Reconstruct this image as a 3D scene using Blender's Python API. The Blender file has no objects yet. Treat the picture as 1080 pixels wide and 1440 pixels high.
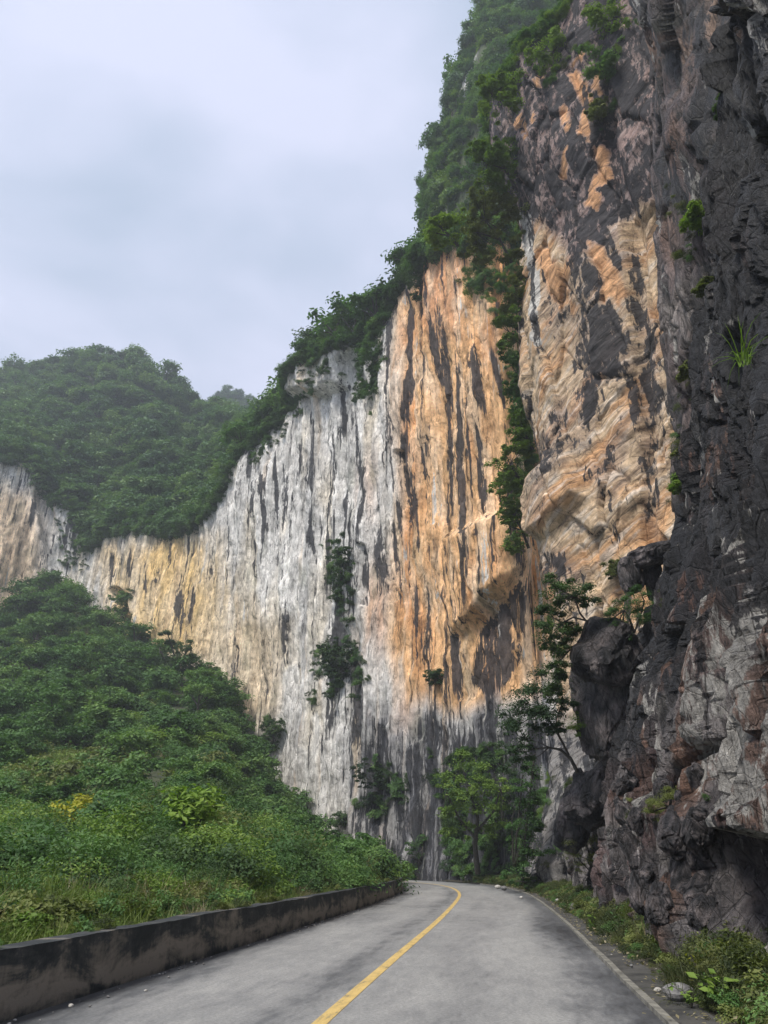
import bpy, math, random
import numpy as np

# ------------------------------------------------------------------ camera, sky, sun, exposure
scene = bpy.context.scene
COL = scene.collection
PITCH = math.radians(24.4)
CAM_H = 1.35
FPX = 1088.0
cam_data = bpy.data.cameras.new('camera')
cam = bpy.data.objects.new('camera', cam_data)
COL.objects.link(cam)
cam.location = (0, 0, CAM_H)
cam.rotation_euler = (math.radians(90) + PITCH, 0, 0)
cam_data.sensor_fit = 'VERTICAL'
cam_data.sensor_height = 36.0
cam_data.sensor_width = 27.0
cam_data.lens = 36.0 * FPX / 1440.0
cam_data.clip_start = 0.1
cam_data.clip_end = 3000
scene.camera = cam

SUN_EL = math.radians(52)
SUN_AZ = math.radians(218)        # compass, clockwise from +Y: behind the camera and to its left
world = bpy.data.worlds.new('World')
scene.world = world
world.use_nodes = True
wn = world.node_tree
wn.nodes.clear()
w_out = wn.nodes.new('ShaderNodeOutputWorld')
w_bg = wn.nodes.new('ShaderNodeBackground')
w_sky = wn.nodes.new('ShaderNodeTexSky')
w_sky.sky_type = 'NISHITA'
w_sky.sun_disc = False
w_sky.sun_elevation = SUN_EL
w_sky.sun_rotation = SUN_AZ
w_sky.air_density = 1.0
w_sky.dust_density = 2.0
w_tc = wn.nodes.new('ShaderNodeTexCoord')
w_map = wn.nodes.new('ShaderNodeMapping')
w_map.inputs['Scale'].default_value = (1.0, 1.0, 1.9)
w_map.inputs['Location'].default_value = (0.55, 0.2, 0.3)
w_n1 = wn.nodes.new('ShaderNodeTexNoise')
w_n1.inputs['Scale'].default_value = 2.1
w_n1.inputs['Detail'].default_value = 5.0
w_n1.inputs['Roughness'].default_value = 0.48
w_n1.inputs['Distortion'].default_value = 0.35
w_r1 = wn.nodes.new('ShaderNodeValToRGB')
w_r1.color_ramp.elements[0].position = 0.38
w_r1.color_ramp.elements[0].color = (3.7, 4.45, 5.75, 1)
w_r1.color_ramp.elements[1].position = 0.62
w_r1.color_ramp.elements[1].color = (6.0, 6.3, 7.95, 1)
w_mix = wn.nodes.new('ShaderNodeMixRGB')
w_mix.inputs[0].default_value = 0.93
w_bg.inputs['Strength'].default_value = 0.05
L = wn.links.new
L(w_tc.outputs['Generated'], w_map.inputs['Vector'])
L(w_map.outputs['Vector'], w_n1.inputs['Vector'])
L(w_n1.outputs['Fac'], w_r1.inputs['Fac'])
L(w_sky.outputs['Color'], w_mix.inputs[1])
L(w_r1.outputs['Color'], w_mix.inputs[2])
L(w_mix.outputs['Color'], w_bg.inputs['Color'])
L(w_bg.outputs['Background'], w_out.inputs['Surface'])

sun_data = bpy.data.lights.new('sun', 'SUN')
sun_data.energy = 1.5
sun_data.angle = math.radians(14)
sun_data.color = (1.0, 0.95, 0.88)
sun = bpy.data.objects.new('sun', sun_data)
COL.objects.link(sun)
sun.rotation_euler = (math.radians(90) - SUN_EL, 0, math.radians(180) - SUN_AZ)
sun.location = (-30, -30, 60)

vs = scene.view_settings
vs.view_transform = 'Standard'
vs.look = 'None'
vs.exposure = 1.5
vs.gamma = 1.0
vs.use_curve_mapping = False
scene.cycles.use_denoising = True
scene.cycles.max_bounces = 5
scene.cycles.diffuse_bounces = 3
scene.cycles.transmission_bounces = 3
scene.cycles.volume_bounces = 0

# ------------------------------------------------------------------ numeric helpers
cP, sP = math.cos(PITCH), math.sin(PITCH)


def ray(px, py):
    """direction (x, y, z) of a photograph pixel, y = horizontal forward"""
    u = (np.asarray(px, float) - 540) / FPX
    v = (720 - np.asarray(py, float)) / FPX
    return u, cP - v * sP, sP + v * cP


def proj(p):
    x, y, z = p[..., 0], p[..., 1], p[..., 2] - CAM_H
    d = y * cP + z * sP
    d = np.where(np.abs(d) < 1e-3, 1e-3, d)
    v = (-y * sP + z * cP) / d
    return 540 + FPX * x / d, 720 - FPX * v, d


def az_tan(px, py):
    x, y, z = ray(px, py)
    return np.degrees(np.arctan2(x, y)), z / np.hypot(x, y)


_prng = np.random.RandomState(7)
_perm = _prng.permutation(256).astype(np.int64)
_perm = np.concatenate([_perm, _perm, _perm])
_grad = _prng.normal(size=(256, 3))
_grad /= np.linalg.norm(_grad, axis=1)[:, None]


def perlin(x, y, z=0.0):
    x, y, z = np.broadcast_arrays(np.asarray(x, float), np.asarray(y, float), np.asarray(z, float))
    xi, yi, zi = np.floor(x).astype(np.int64), np.floor(y).astype(np.int64), np.floor(z).astype(np.int64)
    xf, yf, zf = x - xi, y - yi, z - zi
    u, v, w = [t * t * t * (t * (t * 6 - 15) + 10) for t in (xf, yf, zf)]
    xi &= 255; yi &= 255; zi &= 255
    res = 0
    for dx in (0, 1):
        for dy in (0, 1):
            for dz in (0, 1):
                h = _perm[_perm[_perm[(xi + dx) & 255] + ((yi + dy) & 255)] + ((zi + dz) & 255)]
                g = _grad[h]
                val = g[..., 0] * (xf - dx) + g[..., 1] * (yf - dy) + g[..., 2] * (zf - dz)
                wx = u if dx else 1 - u
                wy = v if dy else 1 - v
                wz = w if dz else 1 - w
                res = res + val * wx * wy * wz
    return res * 1.6


def fbm(x, y, z=0.0, oct=4, gain=0.5, lac=2.05):
    a, s, f = 1.0, 0.0, 1.0
    for i in range(oct):
        s = s + a * perlin(x * f + 13.7 * i, y * f + 7.1 * i, z * f + 3.3 * i)
        a *= gain; f *= lac
    return s


def ridged(x, y, z=0.0, oct=3):
    a, s, f = 1.0, 0.0, 1.0
    for i in range(oct):
        s = s + a * (1 - 2 * np.abs(perlin(x * f + 5.7 * i, y * f + 17.1 * i, z * f + 9.3 * i)))
        a *= 0.5; f *= 2.1
    return s


_cellr = _prng.rand(4096, 7)


def voronoi(x, y, z):
    """F1, F2, per-cell random rows (…,7), offset from the cell point"""
    x, y, z = np.broadcast_arrays(np.asarray(x, float), np.asarray(y, float), np.asarray(z, float))
    xi, yi, zi = np.floor(x).astype(np.int64), np.floor(y).astype(np.int64), np.floor(z).astype(np.int64)
    f1 = np.full(x.shape, 9e9); f2 = np.full(x.shape, 9e9)
    idx = np.zeros(x.shape, np.int64)
    ox = np.zeros(x.shape); oy = np.zeros(x.shape); oz = np.zeros(x.shape)
    for dx in (-1, 0, 1):
        for dy in (-1, 0, 1):
            for dz in (-1, 0, 1):
                cx, cy, cz = xi + dx, yi + dy, zi + dz
                h = (cx * 73856093 ^ cy * 19349663 ^ cz * 83492791) & 4095
                r = _cellr[h]
                px, py, pz = x - cx - r[..., 0], y - cy - r[..., 1], z - cz - r[..., 2]
                d = px * px + py * py + pz * pz
                near = d < f1
                f2 = np.where(near, f1, np.minimum(f2, d))
                f1 = np.where(near, d, f1)
                idx = np.where(near, h, idx)
                ox = np.where(near, px, ox); oy = np.where(near, py, oy); oz = np.where(near, pz, oz)
    return np.sqrt(f1), np.sqrt(f2), _cellr[idx], (ox, oy, oz)


def sstep(a, b, x):
    t = np.clip((x - a) / (b - a), 0, 1)
    return t * t * (3 - 2 * t)


def mixc(c, col, m):
    return c * (1 - m[..., None]) + np.asarray(col, float) * m[..., None]


def seg_dist(px, py, pts):
    """distance to a polyline and the parameter 0..1 along it"""
    best = np.full(px.shape, 9e9); par = np.zeros(px.shape)
    n = len(pts) - 1
    for i in range(n):
        (x0, y0), (x1, y1) = pts[i], pts[i + 1]
        dx, dy = x1 - x0, y1 - y0
        t = np.clip(((px - x0) * dx + (py - y0) * dy) / (dx * dx + dy * dy + 1e-9), 0, 1)
        d = np.hypot(px - x0 - t * dx, py - y0 - t * dy)
        m = d < best
        best = np.where(m, d, best); par = np.where(m, (i + t) / n, par)
    return best, par


def poly_mask(px, py, pts, soft):
    """1 inside the polygon, falling to 0 over `soft`"""
    inside = np.zeros(px.shape, bool)
    n = len(pts)
    j = n - 1
    for i in range(n):
        xi, yi = pts[i]; xj, yj = pts[j]
        c = ((yi > py) != (yj > py)) & (px < (xj - xi) * (py - yi) / (yj - yi + 1e-12) + xi)
        inside ^= c
        j = i
    d, _ = seg_dist(px, py, list(pts) + [pts[0]])
    return np.clip(0.5 + np.where(inside, d, -d) / (2 * soft), 0, 1)


def spline(pts, n, dens=None):
    """Catmull-Rom through pts, n samples evenly spaced in arc length (or by dens(fraction))"""
    p = np.array(pts, float)
    p = np.vstack([2 * p[0] - p[1], p, 2 * p[-1] - p[-2]])
    out = []
    for i in range(1, len(p) - 2):
        t = np.linspace(0, 1, 60, endpoint=False)[:, None]
        a, b, c, d = p[i - 1], p[i], p[i + 1], p[i + 2]
        out.append(0.5 * ((2 * b) + (-a + c) * t + (2 * a - 5 * b + 4 * c - d) * t ** 2 + (-a + 3 * b - 3 * c + d) * t ** 3))
    out.append(p[-2][None])
    q = np.vstack(out)
    s = np.concatenate([[0], np.cumsum(np.linalg.norm(np.diff(q, axis=0), axis=1))])
    f = np.linspace(0, 1, n)
    if dens is not None:
        f = dens(f)
    ss = f * s[-1]
    return np.stack([np.interp(ss, s, q[:, k]) for k in range(q.shape[1])], 1), ss


# ------------------------------------------------------------------ mesh helpers
def raw_mesh(name, verts, faces, cols=None, smooth=True, mat=None, uv=None, marks=None):
    """verts (n,3), faces (m,k) with constant k"""
    verts = np.asarray(verts, np.float32); faces = np.asarray(faces, np.int32)
    me = bpy.data.meshes.new(name)
    k = faces.shape[1]
    me.vertices.add(len(verts)); me.vertices.foreach_set('co', verts.ravel())
    me.loops.add(faces.size); me.loops.foreach_set('vertex_index', faces.ravel())
    me.polygons.add(len(faces))
    me.polygons.foreach_set('loop_start', np.arange(0, faces.size, k, dtype=np.int32))
    me.polygons.foreach_set('loop_total', np.full(len(faces), k, np.int32))
    me.polygons.foreach_set('use_smooth', np.full(len(faces), bool(smooth)))
    me.update(calc_edges=True)
    if cols is not None:
        at = me.color_attributes.new('tint', 'FLOAT_COLOR', 'POINT')
        c4 = np.ones((len(verts), 4), np.float32); c4[:, :3] = cols
        at.data.foreach_set('color', c4.ravel())
    if marks is not None:
        at = me.attributes.new('marks', 'FLOAT_VECTOR', 'POINT')
        at.data.foreach_set('vector', np.ascontiguousarray(marks, np.float32).ravel())
    if uv is not None:
        at = me.attributes.new('lane', 'FLOAT_VECTOR', 'POINT')
        u3 = np.zeros((len(verts), 3), np.float32); u3[:, :uv.shape[1]] = uv
        at.data.foreach_set('vector', u3.ravel())
    if mat is not None:
        me.materials.append(mat)
    return me


def grid_faces(nr, nc):
    i = np.arange(nr - 1)[:, None] * nc + np.arange(nc - 1)[None]
    return np.stack([i, i + 1, i + nc + 1, i + nc], -1).reshape(-1, 4)


def link(name, me, parent=None, loc=None, rot=None, scale=None, **props):
    o = bpy.data.objects.new(name, me)
    COL.objects.link(o)
    if parent is not None:
        o.parent = parent
    if loc is not None:
        o.location = loc
    if rot is not None:
        o.rotation_euler = rot
    if scale is not None:
        o.scale = (scale,) * 3 if np.isscalar(scale) else scale
    for k, v in props.items():
        if v is not None:
            o[k] = v
    return o


def new_mat(name):
    m = bpy.data.materials.new(name)
    m.use_nodes = True
    nt = m.node_tree
    nt.nodes.clear()
    out = nt.nodes.new('ShaderNodeOutputMaterial')
    return m, nt, out


class NT:
    """tiny node builder"""
    def __init__(self, nt):
        self.nt = nt

    def n(self, kind, **kw):
        node = self.nt.nodes.new(kind)
        for k, v in kw.items():
            if k.startswith('i_'):
                node.inputs[k[2:]].default_value = v
            else:
                setattr(node, k, v)
        return node

    def l(self, a, b):
        self.nt.links.new(a, b)

    def math(self, op, a, b=None, clamp=False):
        m = self.nt.nodes.new('ShaderNodeMath'); m.operation = op; m.use_clamp = clamp
        for i, v in enumerate((a, b)):
            if v is None:
                continue
            if hasattr(v, 'is_output') or hasattr(v, 'links'):
                self.l(v, m.inputs[i])
            else:
                m.inputs[i].default_value = v
        return m.outputs[0]

    def mix(self, fac, a, b, mode='MIX'):
        m = self.nt.nodes.new('ShaderNodeMixRGB'); m.blend_type = mode
        for i, v in enumerate((fac, a, b)):
            if hasattr(v, 'links'):
                self.l(v, m.inputs[i])
            else:
                m.inputs[i].default_value = v if i == 0 else (tuple(v) + (1,) if len(v) == 3 else v)
        return m.outputs[0]

    def ramp(self, fac, stops):
        r = self.nt.nodes.new('ShaderNodeValToRGB')
        cr = r.color_ramp
        while len(cr.elements) < len(stops):
            cr.elements.new(0.5)
        for e, (p, c) in zip(cr.elements, stops):
            e.position = p
            e.color = (c, c, c, 1) if np.isscalar(c) else tuple(c) + (1,)
        self.l(fac, r.inputs[0])
        return r.outputs[0]

    def noise(self, vec, scale, detail=4, rough=0.55, dist=0.0):
        t = self.nt.nodes.new('ShaderNodeTexNoise')
        t.inputs['Scale'].default_value = scale
        t.inputs['Detail'].default_value = detail
        t.inputs['Roughness'].default_value = rough
        t.inputs['Distortion'].default_value = dist
        self.l(vec, t.inputs['Vector'])
        return t.outputs['Fac']

    def mapping(self, vec, scale=(1, 1, 1), rot=(0, 0, 0), loc=(0, 0, 0)):
        t = self.nt.nodes.new('ShaderNodeMapping')
        t.inputs['Scale'].default_value = scale
        t.inputs['Rotation'].default_value = rot
        t.inputs['Location'].default_value = loc
        self.l(vec, t.inputs['Vector'])
        return t.outputs['Vector']


# ------------------------------------------------------------------ materials
def rock_material(name, frame, cells, cellamp, crackw, streak, fine, bump, rough=0.85, spec=0.3, grain=0.5, gain=1.0, webs=0.55, warp=0.55, stain=(1.8, 1.8, 0.12), levels=((1.0, 1.0), (2.9, 0.45))):
    """mineral tint from the mesh (stains, veins), broken up by planar facets, cracks, drips and grain.
    frame: 3x3 rows turning world position into (along, across, up) rock coordinates"""
    m, nt, out = new_mat(name)
    b = NT(nt)
    at = b.n('ShaderNodeAttribute', attribute_name='tint')
    geo = b.n('ShaderNodeNewGeometry')
    pos = geo.outputs['Position']
    cmb = b.n('ShaderNodeCombineXYZ')
    for i, row in enumerate(frame):
        d = b.n('ShaderNodeVectorMath', operation='DOT_PRODUCT')
        b.l(pos, d.inputs[0]); d.inputs[1].default_value = row
        b.l(d.outputs['Value'], cmb.inputs[i])
    rp = cmb.outputs[0]
    # warp
    wn_ = b.n('ShaderNodeTexNoise'); wn_.inputs['Scale'].default_value = cells[0] * 0.9; wn_.inputs['Detail'].default_value = 4
    b.l(rp, wn_.inputs['Vector'])
    wsub = b.n('ShaderNodeVectorMath', operation='SUBTRACT'); b.l(wn_.outputs['Color'], wsub.inputs[0]); wsub.inputs[1].default_value = (0.5, 0.5, 0.5)
    wsc = b.n('ShaderNodeVectorMath', operation='SCALE'); b.l(wsub.outputs[0], wsc.inputs[0]); wsc.inputs['Scale'].default_value = warp / cells[0]
    wadd = b.n('ShaderNodeVectorMath', operation='ADD'); b.l(rp, wadd.inputs[0]); b.l(wsc.outputs[0], wadd.inputs[1])
    warped = wadd.outputs[0]
    height = None
    shade = None
    for k, (mul, amp) in enumerate(levels):
        vm = b.mapping(warped, (cells[0] * mul, cells[1] * mul, cells[2] * mul))
        v = b.n('ShaderNodeTexVoronoi', feature='F1'); v.inputs['Scale'].default_value = 1.0
        b.l(vm, v.inputs['Vector'])
        df = b.n('ShaderNodeVectorMath', operation='SUBTRACT'); b.l(vm, df.inputs[0]); b.l(v.outputs['Position'], df.inputs[1])
        rc = b.n('ShaderNodeVectorMath', operation='SUBTRACT'); b.l(v.outputs['Color'], rc.inputs[0]); rc.inputs[1].default_value = (0.5, 0.5, 0.5)
        dt = b.n('ShaderNodeVectorMath', operation='DOT_PRODUCT'); b.l(df.outputs[0], dt.inputs[0]); b.l(rc.outputs[0], dt.inputs[1])
        e = b.n('ShaderNodeTexVoronoi', feature='DISTANCE_TO_EDGE'); e.inputs['Scale'].default_value = 1.0
        b.l(vm, e.inputs['Vector'])
        crack = b.ramp(e.outputs['Distance'], [(0.0, 0.0), (crackw, 1.0)])
        h = b.math('MULTIPLY', dt.outputs['Value'], 1.6 * amp * cellamp)
        h = b.math('ADD', h, b.math('MULTIPLY', crack, 0.25 * amp * cellamp))
        sep = b.n('ShaderNodeSeparateColor'); b.l(v.outputs['Color'], sep.inputs[0])
        sh = b.math('ADD', b.math('MULTIPLY', sep.outputs[1], 0.55 * amp * grain), 1.0 - 0.28 * amp * grain)
        sh = b.math('MULTIPLY', sh, b.math('ADD', b.math('MULTIPLY', crack, webs * amp), 1 - webs * amp))
        height = h if height is None else b.math('ADD', height, h)
        shade = sh if shade is None else b.math('MULTIPLY', shade, sh)
    # drips / bedding lines
    ns = b.noise(b.mapping(warped, streak), 1.0, 7, 0.62, 0.2)
    drip = b.ramp(ns, [(0.33, 0.25), (0.42, 0.85), (0.55, 1.0), (0.70, 1.2)])
    shade = b.math('MULTIPLY', shade, drip)
    ns2 = b.noise(b.mapping(rp, tuple(2.7 * k for k in streak), loc=(3, 7, 1)), 1.0, 6, 0.65, 0.1)
    shade = b.math('MULTIPLY', shade, b.ramp(ns2, [(0.30, 0.42), (0.40, 0.94), (0.60, 1.0), (0.70, 1.14)]))
    shade = b.math('MULTIPLY', shade, gain)
    nf = b.noise(b.mapping(rp, (fine, fine, fine * 0.6)), 1.0, 8, 0.76, 0.2)
    gr = b.ramp(nf, [(0.32, 1 - 0.95 * grain), (0.46, 1 - 0.1 * grain), (0.54, 1.0), (0.68, 1 + 0.75 * grain)])
    shade = b.math('MULTIPLY', shade, gr)
    cl = b.n('ShaderNodeCombineXYZ')
    for i in range(3):
        b.l(shade, cl.inputs[i])
    # water stains, painted shade of hollows, and fresh breaks: broad places from the mesh, ragged edges from fine noise
    mk = b.n('ShaderNodeAttribute', attribute_name='marks')
    ms = b.n('ShaderNodeSeparateXYZ'); b.l(mk.outputs['Vector'], ms.inputs[0])
    s1 = b.noise(b.mapping(pos, stain), 1.0, 8, 0.66, 0.25)
    s2 = b.noise(b.mapping(pos, (3.6 * stain[0], 3.6 * stain[1], 2.2 * stain[2]), loc=(9, 2, 4)), 1.0, 5, 0.7)
    wob = b.math('ADD', b.math('MULTIPLY', b.math('SUBTRACT', s1, 0.5), 1.9), b.math('MULTIPLY', b.math('SUBTRACT', s2, 0.5), 1.3))
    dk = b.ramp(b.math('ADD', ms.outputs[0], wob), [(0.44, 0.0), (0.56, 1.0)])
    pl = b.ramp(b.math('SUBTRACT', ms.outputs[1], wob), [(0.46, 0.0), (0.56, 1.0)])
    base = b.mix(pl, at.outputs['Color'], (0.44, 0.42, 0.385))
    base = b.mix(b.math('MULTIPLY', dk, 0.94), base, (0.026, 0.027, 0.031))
    col = b.mix(1.0, base, cl.outputs[0], 'MULTIPLY')
    bs = b.n('ShaderNodeBsdfPrincipled')
    b.l(col, bs.inputs['Base Color'])
    bs.inputs['Roughness'].default_value = rough
    bs.inputs['Specular IOR Level'].default_value = spec
    hh = b.math('ADD', height, b.math('ADD', b.math('MULTIPLY', nf, 0.8), b.math('MULTIPLY', ns, 0.9)))
    bp = b.n('ShaderNodeBump', i_Strength=1.0, i_Distance=bump)
    b.l(hh, bp.inputs['Height'])
    b.l(bp.outputs['Normal'], bs.inputs['Normal'])
    b.l(bs.outputs[0], out.inputs['Surface'])
    return m


def leaf_material(name, dark, mid, light, trans=0.3, rnd=1.0):
    m, nt, out = new_mat(name)
    b = NT(nt)
    oi = b.n('ShaderNodeObjectInfo')
    at = b.n('ShaderNodeAttribute', attribute_name='tint')
    sep = b.n('ShaderNodeSeparateColor')
    b.l(at.outputs['Color'], sep.inputs[0])
    f = b.math('ADD', b.math('MULTIPLY', oi.outputs['Random'], 0.55 * rnd), b.math('MULTIPLY', sep.outputs[0], 1 - 0.55 * rnd))
    col = b.ramp(f, [(0.05, dark), (0.5, mid), (0.97, light)])
    d = b.n('ShaderNodeBsdfPrincipled', i_Roughness=0.55)
    d.inputs['Specular IOR Level'].default_value = 0.25
    t = b.n('ShaderNodeBsdfTranslucent')
    b.l(col, d.inputs['Base Color'])
    tc = b.mix(1.0, col, (1.1, 1.25, 0.6), 'MULTIPLY')
    b.l(tc, t.inputs['Color'])
    mx = b.n('ShaderNodeMixShader', i_Fac=trans)
    b.l(d.outputs[0], mx.inputs[1]); b.l(t.outputs[0], mx.inputs[2])
    b.l(mx.outputs[0], out.inputs['Surface'])
    return m


def plain_noise_material(name, c0, c1, scale, rough=0.9, bump=0.02, vec=None):
    m, nt, out = new_mat(name)
    b = NT(nt)
    geo = b.n('ShaderNodeNewGeometry')
    n = b.noise(geo.outputs['Position'], scale, 6, 0.65)
    col = b.ramp(n, [(0.3, c0), (0.7, c1)])
    bs = b.n('ShaderNodeBsdfPrincipled', i_Roughness=rough)
    b.l(col, bs.inputs['Base Color'])
    bp = b.n('ShaderNodeBump', i_Strength=0.8, i_Distance=bump)
    b.l(n, bp.inputs['Height']); b.l(bp.outputs['Normal'], bs.inputs['Normal'])
    b.l(bs.outputs[0], out.inputs['Surface'])
    return m


UPRIGHT = ((1, 0, 0), (0, 1, 0), (0, 0, 1))
_bc, _bs = math.cos(math.radians(24)), math.sin(math.radians(24))
BEDDED = ((0.6 * _bc, -0.8 * _bc, _bs), (0.8, 0.6, 0), (-0.6 * _bs, 0.8 * _bs, _bc))
JOINTED = ((0.96, -0.1, 0.26), (0.1, 0.99, 0.1), (-0.27, -0.07, 0.96))
M_CLIFF = rock_material('limestone_streaked', UPRIGHT, (0.9, 0.9, 0.16), 0.7, 0.04, (1.3, 1.3, 0.11), 2.4, 0.30, grain=0.6, gain=1.62, webs=0.22, stain=(1.15, 1.15, 0.033))
M_BUTT = rock_material('limestone_banded', BEDDED, (0.4, 0.8, 0.9), 0.7, 0.03, (0.35, 1.2, 5.5), 4.5, 0.10, grain=0.55, gain=1.3, webs=0.4, warp=0.12, stain=(1.0, 1.0, 0.45))
M_CRAG = rock_material('limestone_dark', JOINTED, (1.7, 1.7, 0.45), 1.2, 0.03, (2.6, 2.6, 0.45), 8.0, 0.30, rough=0.62, spec=0.45, grain=0.9, gain=1.15, webs=0.45, warp=0.12, stain=(1.6, 1.6, 0.4), levels=((1.0, 1.0), (2.6, 0.6), (7.0, 0.35)))
M_SOIL = plain_noise_material('hill_soil', (0.02, 0.028, 0.012), (0.06, 0.07, 0.03), 0.8)
M_VERGE = plain_noise_material('verge_soil', (0.018, 0.016, 0.012), (0.075, 0.065, 0.045), 3.0, bump=0.05)
M_BARK = plain_noise_material('bark', (0.03, 0.026, 0.022), (0.10, 0.09, 0.075), 9.0)
M_STONE = plain_noise_material('pale_stone', (0.30, 0.28, 0.25), (0.55, 0.53, 0.48), 14.0)
M_STONE2 = plain_noise_material('grey_stone', (0.08, 0.08, 0.08), (0.25, 0.24, 0.23), 9.0)
M_LEAF = leaf_material('leaf_hill', (0.036, 0.082, 0.022), (0.088, 0.182, 0.052), (0.19, 0.295, 0.085))
M_LEAF_FAR = leaf_material('leaf_far', (0.034, 0.078, 0.040), (0.095, 0.178, 0.075), (0.21, 0.30, 0.11))
M_LEAF_DARK = leaf_material('leaf_dark', (0.024, 0.052, 0.024), (0.052, 0.10, 0.036), (0.10, 0.16, 0.05))
M_LEAF_BRIGHT = leaf_material('leaf_bright', (0.075, 0.14, 0.026), (0.15, 0.24, 0.042), (0.24, 0.33, 0.07))
M_LEAF_OLIVE = leaf_material('leaf_olive', (0.075, 0.10, 0.03), (0.155, 0.185, 0.052), (0.25, 0.27, 0.09))
M_WEED_LEAF = leaf_material('leaf_weed', (0.024, 0.034, 0.014), (0.060, 0.082, 0.026), (0.15, 0.16, 0.05))
M_LEAF_YELLOW = leaf_material('leaf_yellow', (0.20, 0.21, 0.02), (0.36, 0.35, 0.035), (0.50, 0.46, 0.06))
M_LEAF_LIME = leaf_material('leaf_lime', (0.09, 0.17, 0.025), (0.15, 0.25, 0.035), (0.23, 0.33, 0.055))
M_GRASS = leaf_material('grass_green', (0.065, 0.12, 0.025), (0.14, 0.20, 0.045), (0.25, 0.28, 0.10))
M_STRAW = leaf_material('grass_straw', (0.16, 0.135, 0.07), (0.28, 0.24, 0.14), (0.42, 0.37, 0.25))
M_WEED = leaf_material('weed_dull', (0.028, 0.032, 0.014), (0.055, 0.07, 0.025), (0.13, 0.125, 0.05))

# ------------------------------------------------------------------ road centre line in plan
ROAD_PTS = [(-3.9, -16), (-2.6, -6), (-1.5, 1.5), (-0.6, 8.4), (0.2, 14.1), (1.2, 21.1), (2.05, 27.5), (2.9, 34.4), (3.5, 40.0),
            (3.9, 46.0), (4.0, 52.5), (3.5, 59.5), (1.7, 67.5), (-1.6, 74.5), (-6.5, 80.5), (-14, 86)]
RC, RS = spline(ROAD_PTS, 420)
RT = np.gradient(RC, axis=0); RT /= np.linalg.norm(RT, axis=1)[:, None]
RN = np.stack([RT[:, 1], -RT[:, 0]], 1)          # to the right of travel
W_L, W_R = 2.95, 3.15


def road_q(x, y):
    """lateral offset (right +) and distance along the road of plan points"""
    x = np.asarray(x, float); y = np.asarray(y, float)
    sh = x.shape
    P = np.stack([x.ravel(), y.ravel()], 1)
    q = np.zeros(len(P)); s = np.zeros(len(P))
    for a in range(0, len(P), 20000):
        d = ((P[a:a + 20000, None] - RC[None, ::2]) ** 2).sum(-1)
        j = d.argmin(1) * 2
        q[a:a + 20000] = ((P[a:a + 20000] - RC[j]) * RN[j]).sum(1); s[a:a + 20000] = RS[j]
    return q.reshape(sh), s.reshape(sh)


def strip(name, q0, q1, z0, z1, mat, nq=2, s0=0, s1=None, crown=0.0, parent=None, **props):
    """sheet that follows the road between two lateral offsets"""
    idx = np.where((RS >= s0) & (RS <= (s1 if s1 is not None else RS[-1])))[0]
    qs = np.linspace(q0, q1, nq)
    zz = np.linspace(z0, z1, nq)
    v = np.zeros((len(idx), nq, 3))
    v[..., :2] = RC[idx][:, None] + RN[idx][:, None] * qs[None, :, None]
    v[..., 2] = zz
    uv = np.zeros((len(idx), nq, 2)); uv[..., 0] = qs; uv[..., 1] = RS[idx][:, None]
    f = grid_faces(len(idx), nq)[:, ::1]
    me = raw_mesh(name, v.reshape(-1, 3), f, mat=mat, uv=uv.reshape(-1, 2))
    return link(name, me, parent, **props)


def sweep(name, profile, mat, s0=0, s1=None, parent=None, jitter=0.0, **props):
    """closed profile [(q,z)…] swept along the road, ends capped"""
    idx = np.where((RS >= s0) & (RS <= (s1 if s1 is not None else RS[-1])))[0]
    k = len(profile)
    pr = np.array(profile)
    v = np.zeros((len(idx), k, 3))
    jt = jitter * (perlin(RS[idx][:, None] * 0.35, np.arange(k)[None] * 3.1) + 0.7 * perlin(RS[idx][:, None] * 2.1, np.arange(k)[None] * 3.1, 4.0))
    v[..., :2] = RC[idx][:, None] + RN[idx][:, None] * (pr[:, 0] + 0 * jt)[..., None]
    v[..., 2] = pr[:, 1] + jt
    uv = np.zeros((len(idx), k, 2)); uv[..., 0] = pr[:, 1]; uv[..., 1] = RS[idx][:, None]
    n = len(idx)
    i = np.arange(n - 1)[:, None] * k + np.arange(k)[None]
    j = np.arange(n - 1)[:, None] * k + (np.arange(k)[None] + 1) % k
    f = np.stack([i, j, j + k, i + k], -1).reshape(-1, 4)
    if k == 4:
        f = np.vstack([f, [[0, 3, 2, 1]], [[(n - 1) * k + a for a in (0, 1, 2, 3)]]])
    me = raw_mesh(name, v.reshape(-1, 3), f, mat=mat, uv=uv.reshape(-1, 2), smooth=False)
    return link(name, me, parent, **props)


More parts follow.
